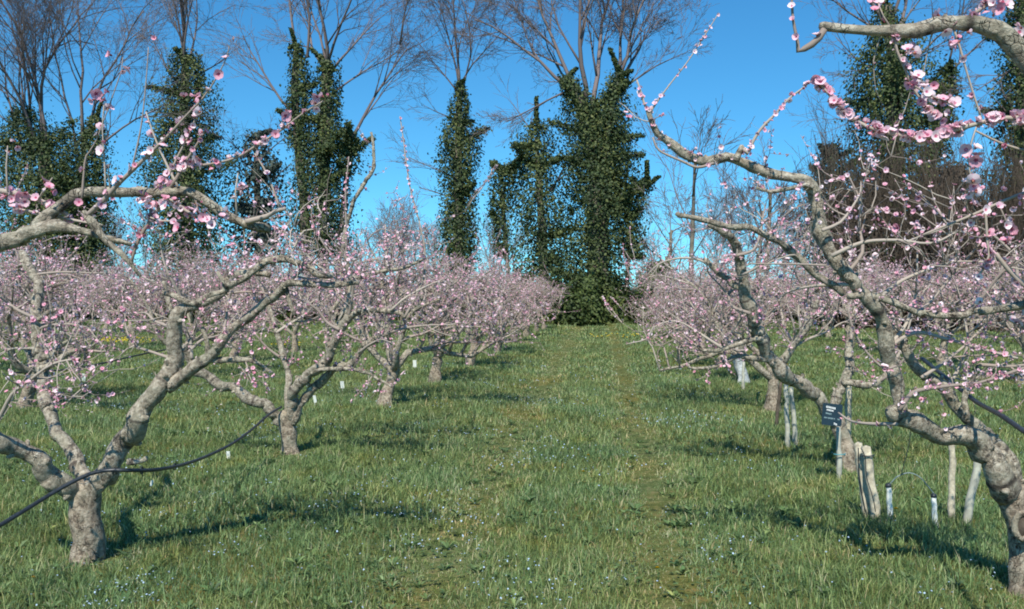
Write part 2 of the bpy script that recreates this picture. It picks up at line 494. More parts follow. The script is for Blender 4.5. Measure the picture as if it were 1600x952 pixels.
speedwell()

# ------------------------------------------------------------------ blossoms
def blossom_template(kind, seed):
    """unit blossom facing +Z, diameter 1; returns verts, quads, tris, matq, matt, val"""
    r = np.random.default_rng(seed)
    V = []; Q = []; T = []; qm = []; tm = []
    openness = {'open': 0.95, 'half': 0.5, 'bud': 0.12}[kind]
    for k in range(5):
        a = k * 1.2566 + r.normal(0, .08)
        up = math.cos(openness * 1.35) ; out = math.sin(openness * 1.35)
        L = 0.5 * (0.9 + 0.2 * r.random()); W = 0.27 if kind != 'bud' else 0.2
        cu = r.normal(0, .04)
        rowsp = []
        for (t, wd, bow) in ((0.05, .10, 0), (0.30, .62, .07), (0.75, 1.0, .04), (1.0, .62, -.05)):
            row = []
            for sgn in (-1, 0, 1):
                lx = t * L * out + 0.0
                lz = t * L * up + bow * .0 + (0.09 * t * t if kind == 'open' else -0.05 * t * t) + (0.055 * abs(sgn) * wd) + cu * t
                ly = sgn * wd * W * (1.0 if kind != 'bud' else .8)
                if sgn == 0 and t == 1.0: lx += .03
                row.append((lx * math.cos(a) - ly * math.sin(a), lx * math.sin(a) + ly * math.cos(a), lz))
            rowsp.append(row)
        b = len(V)
        for row in rowsp: V += row
        for i in range(3):
            for j in range(2):
                Q.append([b + i * 3 + j, b + i * 3 + j + 1, b + (i + 1) * 3 + j + 1, b + (i + 1) * 3 + j]); qm.append(1 if (i == 0 and kind != 'bud') else 0)
    # calyx cup
    b = len(V)
    for k in range(6):
        a = k * 1.047
        V.append((0.12 * math.cos(a), 0.12 * math.sin(a), 0.02)); V.append((0.05 * math.cos(a), 0.05 * math.sin(a), -0.16))
    for k in range(6):
        k2 = (k + 1) % 6
        Q.append([b + 2 * k, b + 2 * k2, b + 2 * k2 + 1, b + 2 * k + 1]); qm.append(2)
    if kind != 'bud':
        for k in range(9):
            a = k * .698 + r.random() * .3; q = 0.10 + .08 * r.random(); b = len(V)
            x, y = math.cos(a), math.sin(a)
            V += [(x * .02 - y * .008, y * .02 + x * .008, .03), (x * .02 + y * .008, y * .02 - x * .008, .03), (x * q, y * q, .17 + .08 * r.random())]
            T.append([b, b + 1, b + 2]); tm.append(1)
            V += [(x * q + .014, y * q, .2), (x * q - .014, y * q + .01, .2), (x * q, y * q - .012, .235)]
            T.append([b + 3, b + 4, b + 5]); tm.append(2)
    return [np.array(V), np.array(Q), np.array(T, dtype=np.int64).reshape(-1, 3), np.array(qm), np.array(tm, dtype=np.int64)]

def simple_template(kind):
    V = []; Q = []; qm = []
    n = 5 if kind == 'open' else 3
    for k in range(n):
        a = k * 6.283 / n
        o, z = (0.5, .16) if kind == 'open' else (.26, .36)
        b = len(V)
        V += [(0, 0, -.04), (o * .62 * math.cos(a - .55), o * .62 * math.sin(a - .55), z * .8), (o * math.cos(a), o * math.sin(a), z), (o * .62 * math.cos(a + .55), o * .62 * math.sin(a + .55), z * .8)]
        Q.append([b, b + 1, b + 2, b + 3]); qm.append(0)
    b = len(V)
    V += [(-.07, -.07, -.12), (.07, -.07, -.12), (.10, .10, .08), (-.10, .10, .08)]
    Q.append([b, b + 1, b + 2, b + 3]); qm.append(1)
    return [np.array(V), np.array(Q), np.zeros((0, 3), np.int64), np.array(qm), np.zeros(0, np.int64)]

T_OPEN = [blossom_template('open', s) for s in (1, 2)]
T_HALF = [blossom_template('half', 3)]
T_BUD = [blossom_template('bud', 4)]
T_SO, T_SB = simple_template('open'), simple_template('bud')

def frames(nrm, r):
    n = nrm / (np.linalg.norm(nrm, axis=1, keepdims=True) + 1e-9)
    h = r.standard_normal(n.shape)
    a = np.cross(n, h); a /= np.linalg.norm(a, axis=1, keepdims=True) + 1e-9
    return a, np.cross(n, a), n

def scatter(mb, tpl, pos, nrm, size, val, r):
    """append len(pos) copies of a template"""
    if len(pos) == 0: return
    V, Q, T, qm, tm = tpl
    a, b, n = frames(nrm, r)
    W = pos[:, None, :] + size[:, None, None] * (V[None, :, 0:1] * a[:, None] + V[None, :, 1:2] * b[:, None] + V[None, :, 2:3] * n[:, None])
    k = len(pos); off = (np.arange(k) * len(V))[:, None, None]
    vv = np.repeat(val, len(V))
    base = mb.n
    mb.v.append(W.reshape(-1, 3)); mb.attr.append(vv); mb.n += k * len(V)
    mb.q.append((Q[None] + off).reshape(-1, 4) + base); mb.qm.append(np.tile(qm, k)); mb.qs.append(np.full(k * len(Q), True))
    if len(T):
        mb.t.append((T[None] + off).reshape(-1, 3) + base); mb.tm.append(np.tile(tm, k)); mb.ts.append(np.full(k * len(T), False))

BLOSSOM_MESH = []
for kind, tp in (('open', T_OPEN[0]), ('open', T_OPEN[1]), ('half', T_HALF[0]), ('bud', T_BUD[0])):
    for tv in (0.15, 0.5, 0.85):
        m_ = MB(); m_.add(tp[0], None, None, 0, True, tv)
        m_.q.append(tp[1]); m_.qm.append(tp[3]); m_.qs.append(np.full(len(tp[1]), True))
        m_.t.append(tp[2]); m_.tm.append(tp[4]); m_.ts.append(np.full(len(tp[2]), False))
        BLOSSOM_MESH.append(m_.mesh('blossom', BLOSSOM_MATS))

# ------------------------------------------------------------------ peach trees
class Tree:
    """collects a peach tree's limbs, twigs and blossoms in world (or prototype) space"""
    def __init__(s, seed, near=False):
        s.r = np.random.default_rng(seed); s.near = near
        s.trunk = MB(); s.limbs = []; s.tw = MB(); s.bl = []   # blossom: (pos, nrm, size, kind, tint)
        s.paths = []
    def path(s, pts, kind='limb', sides=None, rough=0.085, step=None):
        """pts: (x,y,z,r) rows"""
        step = step or (0.022 if s.near else 0.09)
        P = catmull(pts, step)
        if len(P) < 2: return P
        P = P.copy()
        wob = 0.22 if kind == 'limb' else 0.1
        if s.near and kind == 'limb' and len(P) > 8:      # kinked, knuckled growth
            qk = np.arange(len(P)) * step; nk = max(3, int(qk[-1] / .065))
            xk = np.sort(s.r.random(nk)) * qk[-1]; xk = np.concatenate([[0], xk, [qk[-1]]])
            for ax in range(3):
                yk = np.concatenate([[0], s.r.normal(0, .24, nk), [0]])
                P[:, ax] += P[:, 3] * np.interp(qk, xk, yk)
            P[:, 3] *= 1 + np.interp(qk, xk, np.concatenate([[0], s.r.normal(0, .055, nk), [0]]))
        for ax in range(3):
            ph = s.r.random(3) * 6.28
            q = np.arange(len(P)) * step
            P[1:-1, ax] += (P[1:-1, 3] * wob) * (np.sin(q * 9 + ph[0]) + .6 * np.sin(q * 23 + ph[1]))[1:-1]
        tgt = MB() if kind == 'limb' else (s.trunk if kind == 'trunk' else s.tw)
        sides = sides or (14 if s.near else 6)
        if kind == 'twig':
            tube(tgt, P[:, :3], P[:, 3], sides, 0.05, 0, 0.35 + .5 * s.r.random(), r_=s.r)
        else:
            tube(tgt, P[:, :3], P[:, 3], sides, rough, r_=s.r, scars=s.near and kind == 'limb')
            if s.near and kind == 'limb':   # pruning knobs and scars
                for k in range(max(1, int(len(P) * step / 0.09))):
                    i = s.r.integers(1, len(P) - 1)
                    d = s.r.standard_normal(3); t = P[min(i + 1, len(P) - 1), :3] - P[i - 1, :3]; t /= np.linalg.norm(t) + 1e-9
                    d -= t * d.dot(t); d /= np.linalg.norm(d) + 1e-9
                    rr = P[i, 3]; L = rr * (1.05 + .4 * s.r.random())
                    a = P[i, :3]; b = a + d * L + t * rr * .3
                    tube(tgt, np.array([a, a + d * L * .6, b, b + d * rr * .08]), np.array([rr * .42, rr * .36, rr * .26, rr * .15]), 8, .2, r_=s.r)
        if kind == 'limb':
            s.limbs.append(tgt)
        s.paths.append((kind, P))
        return P
    def blossoms_on(s, P, dens, size=0.034, spread=1.0, cluster=1):
        L = np.linalg.norm(np.diff(P[:, :3], axis=0), axis=1); tot = L.sum()
        n = s.r.poisson(max(0, tot * dens * (1.25 if s.near else 1.5)))
        if n == 0: return
        cs = np.concatenate([[0], np.cumsum(L)])
        for _ in range(n):
            q = s.r.random() * tot
            i = min(np.searchsorted(cs, q), len(P) - 1); i = max(i, 1)
            f = (q - cs[i - 1]) / (L[i - 1] + 1e-9)
            p = P[i - 1, :3] * (1 - f) + P[i, :3] * f; rr = P[i, 3]
            for c in range(1 + (s.r.integers(0, cluster) if cluster > 1 else 0)):
                d = s.r.standard_normal(3) + np.array([0, -.25, .35]); d /= np.linalg.norm(d)
                u = s.r.random()
                kind = 0 if u < .24 else (1 if u < .46 else 2 if u < .76 else 3)
                sz = size * (.70 if s.near else 1.0) * (.75 + .45 * s.r.random()) * (0.62 if kind == 3 else 1)
                s.bl.append((p + d * (rr + sz * .15), d, sz, kind, s.r.random()))
    def twig(s, p, d, L, r0, bd, lvl=0, sides=None, size=.034, up=.35):
        if not s.near: r0 *= 1.9; L *= .85
        d = np.array(d, float); d /= np.linalg.norm(d) + 1e-9
        n = 5 if s.near else 4
        pts = [(*p, r0)]; q = np.array(p, float); dd = d.copy()
        for k in range(n):
            dd = dd + s.r.standard_normal(3) * .20 + np.array([0, 0, up * .22]); dd /= np.linalg.norm(dd)
            q = q + dd * L / n
            pts.append((*q, r0 * (1 - .62 * (k + 1) / n)))
        P = catmull(pts, L / 7) if s.near else np.array(pts)
        if s.near: tube(s.tw, P[:, :3], P[:, 3], sides or 5, 0.0, 0, 0.2 + .75 * s.r.random(), r_=s.r)
        else: s.tw.pend.append((P[:, :3], P[:, 3], 0.2 + .75 * s.r.random()))
        if bd: s.blossoms_on(P[1:], bd, size)
        if lvl > 0:
            for k in range(s.r.integers(1, 4)):
                i = s.r.integers(1, len(P) - 1)
                e = dd + s.r.standard_normal(3) * .9; s.twig(P[i, :3], e, L * (.35 + .35 * s.r.random()), P[i, 3] * .75, bd, lvl - 1, sides, size, up)
        return P
    def sprout(s, P, dens, Lr=(.12, .45), bd=12, up=.6, lvl=1, r0=.0028, size=.034, lo=.25):
        L = np.linalg.norm(np.diff(P[:, :3], axis=0), axis=1); tot = L.sum()
        for _ in range(s.r.poisson(max(0, tot * dens))):
            i = int(len(P) * (lo + (1 - lo) * s.r.random())); i = min(max(i, 1), len(P) - 1)
            t = P[i, :3] - P[i - 1, :3]; t /= np.linalg.norm(t) + 1e-9
            d = s.r.standard_normal(3); d -= t * d.dot(t); d /= np.linalg.norm(d) + 1e-9
            d = d + t * .5 * s.r.random() + np.array([0, 0, up * s.r.random()])
            s.twig(P[i, :3], d, Lr[0] + (Lr[1] - Lr[0]) * s.r.random() ** 1.5, r0 * (.8 + .6 * s.r.random()), bd, lvl if s.r.random() < .6 else 0, size=size)
    def grow(s, p, d, L, r0, lvl, spread=.75, bd=16, tw=7, zmin=0.75, zmax=2.35, kind='limb', curve=.22):
        """gnarled self-growing branch"""
        d = np.array(d, float); d /= np.linalg.norm(d)
        n = max(4, int(L / .14)); q = np.array(p, float); dd = d; pts = [(*q, r0)]
        kink = s.r.standard_normal(3) * .2
        for k in range(n):
            lift = (0.10 if s.near else .20) if q[2] < zmin + .5 else (-.12 if q[2] > zmax else -.02)
            if s.r.random() < .25: kink = s.r.standard_normal(3) * .42
            dd = dd + s.r.standard_normal(3) * curve + kink * .5 + np.array([0, 0, lift]); dd /= np.linalg.norm(dd)
            q = q + dd * L / n
            if s.near or lvl < 2: q[2] = max(q[2], zmin * .8)
            pts.append((*q, r0 * (1 - .68 * (k + 1) / n)))
        if kind == 'limb':
            P = s.path(pts)
        else:
            P = s.path(pts, 'twig', sides=8 if s.near else 4, step=.04 if s.near else .12)
        if lvl > 0:
            m = max(2, int(L / .17))
            for k in range(m):
                i = int(len(P) * (.25 + .75 * (k + s.r.random()) / m)); i = min(max(1, i), len(P) - 1)
                t = P[i, :3] - P[i - 1, :3]; t /= np.linalg.norm(t) + 1e-9
                e = s.r.standard_normal(3); e -= t * e.dot(t); e /= np.linalg.norm(e) + 1e-9; e[2] *= .7
                s.grow(P[i, :3], t * .6 + e * spread + np.array([0, 0, .12]), L * (.38 + .3 * s.r.random()), min(P[i, 3] * .68, .024), lvl - 1, spread, bd, tw, zmin, zmax, 'twig', curve * 1.2)
        s.sprout(P, tw, bd=bd, lvl=1 if lvl else 0, lo=.15)
        s.blossoms_on(P[len(P) // 3:], bd * .35)
        return P
    def finish(s, name, loc, individual=0, mat_trunk=None):
        e = empty(name, loc)
        if s.trunk.n: build('trunk', s.trunk, mat_trunk or M_TRUNK, e)
        for l in s.limbs: build('limb', l, M_LIMB, e)
        if s.tw.n or s.tw.pend:
            build('twigs', s.tw, M_TWIG, e, True)
        bl = s.bl
        if individual and bl:
            sc_ = []
            for i, b in enumerate(bl):
                q = px_of(b[0])
                vis = q and -20 < q[0] < 1620 and -20 < q[1] < 970
                sc_.append((b[2] / q[2]) if vis else 0)
            order = np.argsort(-np.array(sc_))
            solo = set(int(i) for i in order[:individual] if sc_[i] > 0)
            for i in solo:
                b = bl[i]
                tv = 0 if b[4] < .33 else (1 if b[4] < .66 else 2)
                o = bpy.data.objects.new('blossom', BLOSSOM_MESH[[0, 1, 2, 3][b[3]] * 3 + tv])
                COL.objects.link(o); o.parent = e
                q = Vector(b[1]).to_track_quat('Z', 'Y') @ Euler((0, 0, b[4] * 60)).to_quaternion()
                o.location = Vector(b[0]) - e.location; o.rotation_mode = 'QUATERNION'; o.rotation_quaternion = q
                o.scale = (b[2],) * 3
            bl = [b for i, b in enumerate(bl) if i not in solo]
        if bl:
            mb = MB()
            pos = np.array([b[0] for b in bl]); nr = np.array([b[1] for b in bl]); sz = np.array([b[2] for b in bl]); kd = np.array([b[3] for b in bl]); tv = np.array([b[4] for b in bl])
            if s.near:
                for k, tp in enumerate((T_OPEN[0], T_OPEN[1], T_HALF[0], T_BUD[0])):
                    m = kd == k; scatter(mb, tp, pos[m], nr[m], sz[m], tv[m], s.r)
            else:
                m = kd < 2; scatter(mb, T_SO, pos[m], nr[m], sz[m] * 1.15, tv[m], s.r)
                m = ~m; scatter(mb, T_SB, pos[m], nr[m], sz[m] * 1.15, tv[m], s.r)
            build('blossoms', mb, BLOSSOM_MATS, e, True)
        return e

def L_(Y, rows, yend=None):
    """traced branch: rows of (px, py, radius_px[, Y]); Y runs from Y to yend"""
    out = []; n = len(rows)
    for i, rw in enumerate(rows):
        y = rw[3] if len(rw) > 3 else (Y if yend is None else Y + (yend - Y) * i / (n - 1))
        p = at(rw[0], rw[1], y)
        out.append((p.x, p.y, p.z, rw[2] * .79 * -(ROT.transposed() @ (p - CAM)).z / FPX))
    return out

def base_pt(px, py):
    d = ray(px, py); p = CAM + d * (-CAM.z / d.z); return p

def flare(pts):
    """root flare under a trunk: first row repeated lower and wider"""
    x, y, z, r = pts[0]
    z0 = hz(x, y)
    return [(x, y, z0 - .08, r * 1.18), (x, y, z0 + .015, r * 1.08), (x, y, z0 + .06, r * .98)] + pts[1:]

# ---- tree whose boughs hang in from the frame's edge, hose-side row
t = Tree(101, True)
t.path(flare([(-2.75, 1.45, 0, .10), (-2.74, 1.46, .3, .085), (-2.72, 1.5, .55, .085)]), 'trunk')
t.path([(-2.75, 1.5, .5, .06), (-3.1, 1.6, .95, .045), (-3.5, 1.8, 1.5, .03), (-3.6, 2.0, 1.9, .015)])
t.path([(-2.74, 1.45, .5, .06), (-2.9, 1.0, .95, .045), (-3.0, .6, 1.5, .03), (-3.1, .4, 1.9, .015)])
bowA = t.path([(-2.7, 1.5, .5, .06), (-2.35, 1.7, .9, .048), (-2.0, 2.0, 1.35, .038)] + L_(2.25, [(-150, 400, 19), (-60, 390, 15), (0, 376, 15), (50, 362, 14), (88, 352, 13), (125, 360, 9), (165, 372, 7), (205, 382, 4)]))
bow = t.path(L_(2.25, [(50, 358, 9), (75, 340, 11), (100, 320, 11), (118, 304, 11), (145, 300, 10), (200, 305, 9.5), (250, 301, 9.5), (292, 298, 9.5), (318, 312, 9), (345, 330, 9), (385, 349, 8), (415, 357, 9), (421, 359, 8)], 2.45))
t.path(L_(2.4, [(385, 347, 6), (418, 338, 5), (432, 330, 4), (446, 326, 4)]), 'twig', 8, step=.01)
dk = t.path(L_(2.2, [(130, 332, 7), (150, 355, 8), (168, 378, 7), (188, 394, 6), (205, 412, 5), (220, 432, 3)]), 'limb')
b1 = t.path(L_(2.2, [(132, 340, 5), (160, 315, 5), (182, 290, 4.6), (205, 268, 4), (235, 240, 3.4), (265, 210, 2.7), (290, 182, 2.2), (318, 152, 1.8), (338, 122, 1.3), (355, 88, 1), (358, 72, .8)], 2.1), 'twig', 8, step=.02)
b2 = t.path(L_(2.3, [(0, 298, 5), (30, 303, 5), (60, 312, 5), (85, 325, 5), (105, 335, 4)]), 'twig', 8, step=.02)
b3 = t.path(L_(2.3, [(20, 325, 2), (70, 335, 2.5), (120, 345, 3), (160, 352, 2)]), 'twig', 6, step=.02)
b4 = t.path(L_(2.3, [(128, 310, 2.5), (131, 270, 2), (135, 243, 1.8), (150, 220, 1.2), (190, 110, 1.0), (192, 90, .8)]), 'twig', 6, step=.02)
b5 = t.path(L_(2.35, [(268, 292, 4), (282, 268, 3.5), (292, 250, 3), (308, 225, 2), (325, 195, 1.6)]), 'twig', 6, step=.02)
b6 = t.path(L_(2.35, [(282, 262, 3), (330, 256, 2.6), (370, 246, 2.4), (405, 225, 2.2), (440, 203, 2), (470, 180, 1.6), (505, 158, 1.4)], 2.3), 'twig', 6, step=.02)
b7 = t.path(L_(2.35, [(278, 292, 3), (262, 260, 2.5), (250, 235, 2), (238, 205, 1.8), (228, 175, 1.4)]), 'twig', 6, step=.02)
b8 = t.path(L_(2.4, [(438, 328, 2.6), (425, 290, 2.2), (412, 262, 2), (398, 240, 1.6)]), 'twig', 6, step=.02)
b9 = t.path(L_(2.3, [(240, 298, 2.5), (262, 275, 2.4), (280, 240, 2), (300, 200, 1.6), (310, 165, 1.2)]), 'twig', 6, step=.02)
b10 = t.path(L_(2.3, [(285, 345, 2.5), (250, 345, 2), (235, 340, 1.6)]), 'twig', 6, step=.02)
b11 = t.path(L_(2.3, [(245, 330, 3), (262, 310, 2.6), (300, 335, 3.4), (330, 340, 3)]), 'twig', 6, step=.02)
b12 = t.path(L_(2.4, [(205, 412, 3), (212, 385, 3), (225, 360, 3.5), (236, 340, 3), (232, 318, 2)]), 'twig', 6, step=.02)
for P, dn in ((b1, 26), (b2, 40), (b3, 30), (b4, 14), (b5, 40), (b6, 34), (b7, 18), (b8, 25), (b9, 30), (b10, 60), (b11, 75), (b12, 45)):
    t.blossoms_on(P, dn * 1.5, .030, cluster=2)
for P in (bow, dk):
    t.sprout(P, 7, (.04, .13), 30, .3, 0, .0022, .030)
for px, py, n in ((130, 328, 3), (230, 312, 8), (305, 165, 6), (370, 300, 7), (165, 165, 3), (320, 338, 9), (355, 330, 4), (75, 290, 5), (300, 245, 3), (25, 305, 4), (12, 230, 3), (505, 158, 4), (155, 225, 2), (380, 235, 3), (20, 320, 3), (272, 345, 5), (440, 170, 2), (232, 72, 1), (190, 92, 1), (200, 103, 1), (357, 70, 1), (150, 160, 2), (245, 65, 0)):
    for _ in range(n):
        p = at(px + t.r.normal(0, 9), py + t.r.normal(0, 9), 2.25 + t.r.normal(0, .03))
        d = Vector((t.r.normal(), t.r.normal() - .9, t.r.normal() + .3)).normalized()
        t.bl.append((np.array(p), np.array(d), .0255 * (.75 + .45 * t.r.random()), int(t.r.integers(0, 4)), t.r.random()))
for rows in ([(165, 300, 2), (163, 250, 1.6), (160, 200, 1.3), (163, 160, 1)], [(205, 268, 2), (220, 200, 1.6), (228, 130, 1.3), (232, 74, 1)],
             [(370, 335, 2.4), (368, 300, 2), (372, 270, 1.6)], [(12, 300, 2), (10, 260, 1.6), (12, 228, 1.2)], [(60, 312, 2), (70, 295, 1.6), (82, 278, 1.2)]):
    t.path(L_(2.28, rows), 'twig', 5, step=.03)
e = t.finish('peach_tree', (-2.75, 1.45, 0), 95)
tag(e, 'blossoming peach tree reaching pale bowed boughs in over the hose from beyond the edge', 'fruit tree', 'peach trees in the row with the black hose')

# ---- first whole tree, hose-side row
Yt = 4.93
t = Tree(102, True)
t.path(flare(L_(Yt, [(136, 900, 31), (137, 850, 28), (136, 800, 27), (134, 770, 28), (133, 752, 22)])), 'trunk', 20, rough=.06)
l1 = t.path(L_(Yt, [(128, 775, 20), (105, 760, 20), (80, 740, 19), (50, 715, 18), (20, 698, 17), (0, 690, 17), (-40, 665, 14), (-90, 620, 11), (-140, 560, 7)], 4.3))
l2 = t.path(L_(Yt, [(135, 775, 15), (126, 740, 14), (113, 712, 13), (98, 685, 12), (82, 650, 12), (68, 612, 11), (62, 575, 11), (60, 535, 11), (60, 500, 10), (60, 460, 10), (50, 430, 9), (38, 405, 8), (34, 395, 7)], 5.6))
l3 = t.path(L_(Yt, [(142, 778, 20), (160, 748, 20), (180, 712, 20), (205, 675, 20), (230, 640, 20), (252, 608, 18), (268, 581, 16), (269, 545, 14), (272, 515, 13), (281, 491, 12), (299, 478, 10), (325, 470, 8), (352, 458, 6), (355, 442, 8), (368, 431, 8), (392, 428, 7), (422, 430, 5)], 4.7))
l3b = t.path(L_(4.6, [(353, 447, 6), (380, 436, 6), (403, 421, 7), (420, 408, 7), (442, 402, 7.5), (459, 409, 6), (473, 415, 6), (498, 428, 6.5), (515, 430, 5), (520, 431, 4)]))
l4 = t.path(L_(4.85, [(262, 605, 13), (279, 588, 13), (299, 573, 12), (325, 556, 11), (348, 537, 10), (371, 512, 9), (392, 495, 9), (408, 479, 8), (426, 461, 9), (438, 449, 8), (450, 443, 7), (478, 444, 6.5), (515, 446, 6), (553, 443, 5), (560, 442, 4)], 4.6))
l5 = t.path(L_(4.75, [(255, 458, 5), (283, 467, 6), (311, 473, 7), (325, 463, 6), (352, 455, 5)]))
l6 = t.path(L_(4.8, [(322, 563, 5), (345, 562, 6), (371, 561, 5.5), (401, 569, 4), (425, 582, 2.5)]))
l7 = t.path(L_(5.2, [(62, 560, 8), (85, 552, 5), (100, 535, 4), (118, 530, 3)]), 'limb')
l8 = t.path(L_(5.2, [(64, 575, 6), (85, 565, 6), (105, 552, 5), (125, 545, 3)]), 'limb')
t.path(L_(4.75, [(200, 722, 7), (215, 722, 5), (228, 718, 5), (228, 714, 4)]))          # cut stub
l9 = t.path(L_(4.7, [(548, 440, 3), (545, 462, 3), (540, 480, 2.6), (530, 500, 2)]), 'twig', 6, step=.02)
for P, d in ((l1, 6), (l2, 9), (l3, 6), (l3b, 15), (l4, 13), (l5, 20), (l6, 20), (l7, 18), (l8, 18)):
    t.sprout(P, d, (.06, .34), 16, .5, 1, .0028, .031, .35 if P is not l1 else .6)
for (px, py, Y, dx, dz, L, r) in ((60, 520, 5.4, .5, .3, .5, .012), (60, 500, 5.3, -.6, .4, .5, .012), (275, 520, 4.9, -.6, .3, .5, .012), (290, 480, 4.8, -.5, .6, .45, .010),
                               (340, 540, 4.8, .2, .9, .45, .010), (400, 488, 4.7, -.3, .8, .4, .009), (440, 450, 4.7, .6, .6, .45, .010), (450, 405, 4.6, .1, 1, .35, .007),
                               (50, 430, 5.5, .8, .3, .6, .010), (45, 415, 5.5, -.8, .2, .6, .010), (320, 470, 4.9, .8, .25, .5, .009), (268, 560, 4.9, -.8, .1, .5, .010), (265, 575, 4.9, .3, .5, .5, .010),
                               (-60, 650, 4.4, .3, .9, .7, .014), (-20, 680, 4.5, .3, 1, .8, .014), (60, 545, 5.4, -.9, .3, .6, .010)):
    p = at(px, py, Y)
    t.grow(p, (dx, t.r.normal() * .4, dz), L, r, 1, .8, 15, 11, .8, 2.0, 'twig')
for (a_, b_, c_, d_) in (((275, 505), (262, 470), (255, 440), 4.9), ((325, 556), (322, 530), (316, 512), 4.85), ((60, 500), (80, 488), (98, 484), 5.3), ((445, 446), (452, 470), (460, 492), 4.7), ((362, 449), (350, 440), (340, 425), 4.7)):
    t.path(L_(d_, [(*a_, 5), (*b_, 4.4), (*c_, 3.8)]))
e = t.finish('peach_tree', base_pt(136, 903), 95)
tag(e, 'gnarled blossoming peach tree with three bare limbs, a black hose lying in its fork', 'fruit tree', 'peach trees in the row with the black hose')

# ---- second tree, hose-side row
Yt = 8.2
t = Tree(103, True)
t.path(flare(L_(Yt, [(453, 720, 17), (453, 695, 16), (450, 672, 16), (446, 655, 16), (442, 645, 12)])), 'trunk', 18, rough=.10)
m1 = t.path(L_(Yt, [(440, 660, 10), (425, 645, 11), (412, 633, 11), (390, 620, 10), (365, 608, 10), (345, 600, 10), (325, 590, 9), (308, 580, 9), (295, 560, 7), (288, 540, 6)], 7.9))
m2 = t.path(L_(Yt, [(445, 655, 8), (448, 625, 7.5), (451, 600, 7), (448, 575, 6), (440, 545, 5.5), (432, 520, 5), (425, 495, 4), (421, 478, 4)], 8.5))
m3 = t.path(L_(Yt, [(452, 658, 10), (457, 630, 10), (464, 608, 10), (480, 592, 10), (496, 575, 10), (510, 558, 9), (522, 535, 9), (532, 512, 9), (545, 495, 8), (562, 486, 7), (580, 483, 6), (610, 486, 5), (632, 496, 3.5)], 7.6))
m4 = t.path(L_(Yt, [(458, 660, 8), (478, 620, 8), (500, 597, 8), (523, 577, 7), (546, 567, 7), (561, 552, 6), (571, 539, 6), (583, 530, 6), (598, 525, 5)], 7.8))
m5 = t.path(L_(7.9, [(495, 580, 4), (520, 577, 4), (541, 578, 4), (574, 582, 3), (591, 592, 3), (612, 605, 2)]))
m6 = t.path(L_(8.4, [(535, 400, 4), (540, 360, 3.8), (545, 340, 3.8), (553, 312, 3.8), (570, 287, 3.8), (584, 262, 3.6), (584, 235, 3), (580, 207, 2.4)]))
m6b = t.path(L_(8.1, [(540, 500, 5), (545, 470, 4.5), (548, 440, 4.5), (540, 400, 4.5)]))
m7 = t.path(L_(8.2, [(515, 550, 5), (512, 500, 4), (530, 470, 4), (556, 440, 4), (590, 425, 3.5), (625, 420, 3), (665, 405, 2.5)]))
for P, d in ((m1, 8), (m2, 14), (m3, 16), (m4, 12), (m5, 14), (m6, 3), (m6b, 20), (m7, 24)):
    t.sprout(P, d, (.08, .42), 17, .6, 1, .0035, .035, .4)
for (px, py, Y, dx, dy, dz, L, r) in ((425, 500, 8.5, -.6, .2, .4, .8, .016), (545, 495, 7.8, .3, -.4, .7, .7, .016), (610, 486, 7.6, .5, 0, .5, .6, .012), (555, 440, 8.2, -.2, .5, .9, .7, .014),
                                      (590, 425, 8.2, .6, .3, .3, .6, .012), (300, 560, 7.9, -.4, .2, .8, .8, .018), (432, 520, 8.4, .5, .5, .5, .8, .016), (598, 525, 7.8, .8, .3, .4, .7, .014),
                                      (295, 550, 7.9, .5, .4, .6, .8, .016), (440, 560, 8.4, -.7, -.3, .5, .7, .014), (530, 515, 7.8, -.6, .2, .8, .8, .015), (540, 450, 8.1, -.9, 0, .5, .8, .014), (561, 552, 7.8, .6, -.4, .5, .6, .012)):
    t.grow(at(px, py, Y), (dx, dy, dz), L, r, 1, .8, 15, 11, .9, 2.0, 'twig')
# the long upright shoot carrying a ladder of buds
P = t.path(L_(8.3, [(655, 345, 1.6), (648, 320, 1.6), (640, 290, 1.5), (634, 250, 1.4), (630, 215, 1.2), (625, 182, 1)]), 'twig', 5, step=.05)
t.blossoms_on(P, 40, .042)
P = t.path(L_(8.2, [(540, 420, 2.4), (541, 360, 2), (540, 300, 1.8), (545, 245, 1.2)]), 'twig', 5, step=.05); t.blossoms_on(P, 36, .046)
P = t.path(L_(8.2, [(605, 420, 2.4), (603, 385, 2), (602, 352, 1.4)]), 'twig', 5, step=.05); t.blossoms_on(P, 50, .046)
P = t.path(L_(8.2, [(575, 440, 2.4), (520, 400, 2), (488, 345, 1.6), (492, 310, 1.2)]), 'twig', 5, step=.05); t.blossoms_on(P, 30, .044)
t.path(L_(8.3, [(632, 497, 3), (660, 440, 2.4), (664, 395, 2), (655, 345, 1.6)]), 'twig', 5, step=.05)
e = t.finish('peach_tree', base_pt(453, 723), 80)
tag(e, 'knotty peach tree at the far end of the sagging hose, one long limb rising upright', 'fruit tree', 'peach trees in the row with the black hose')

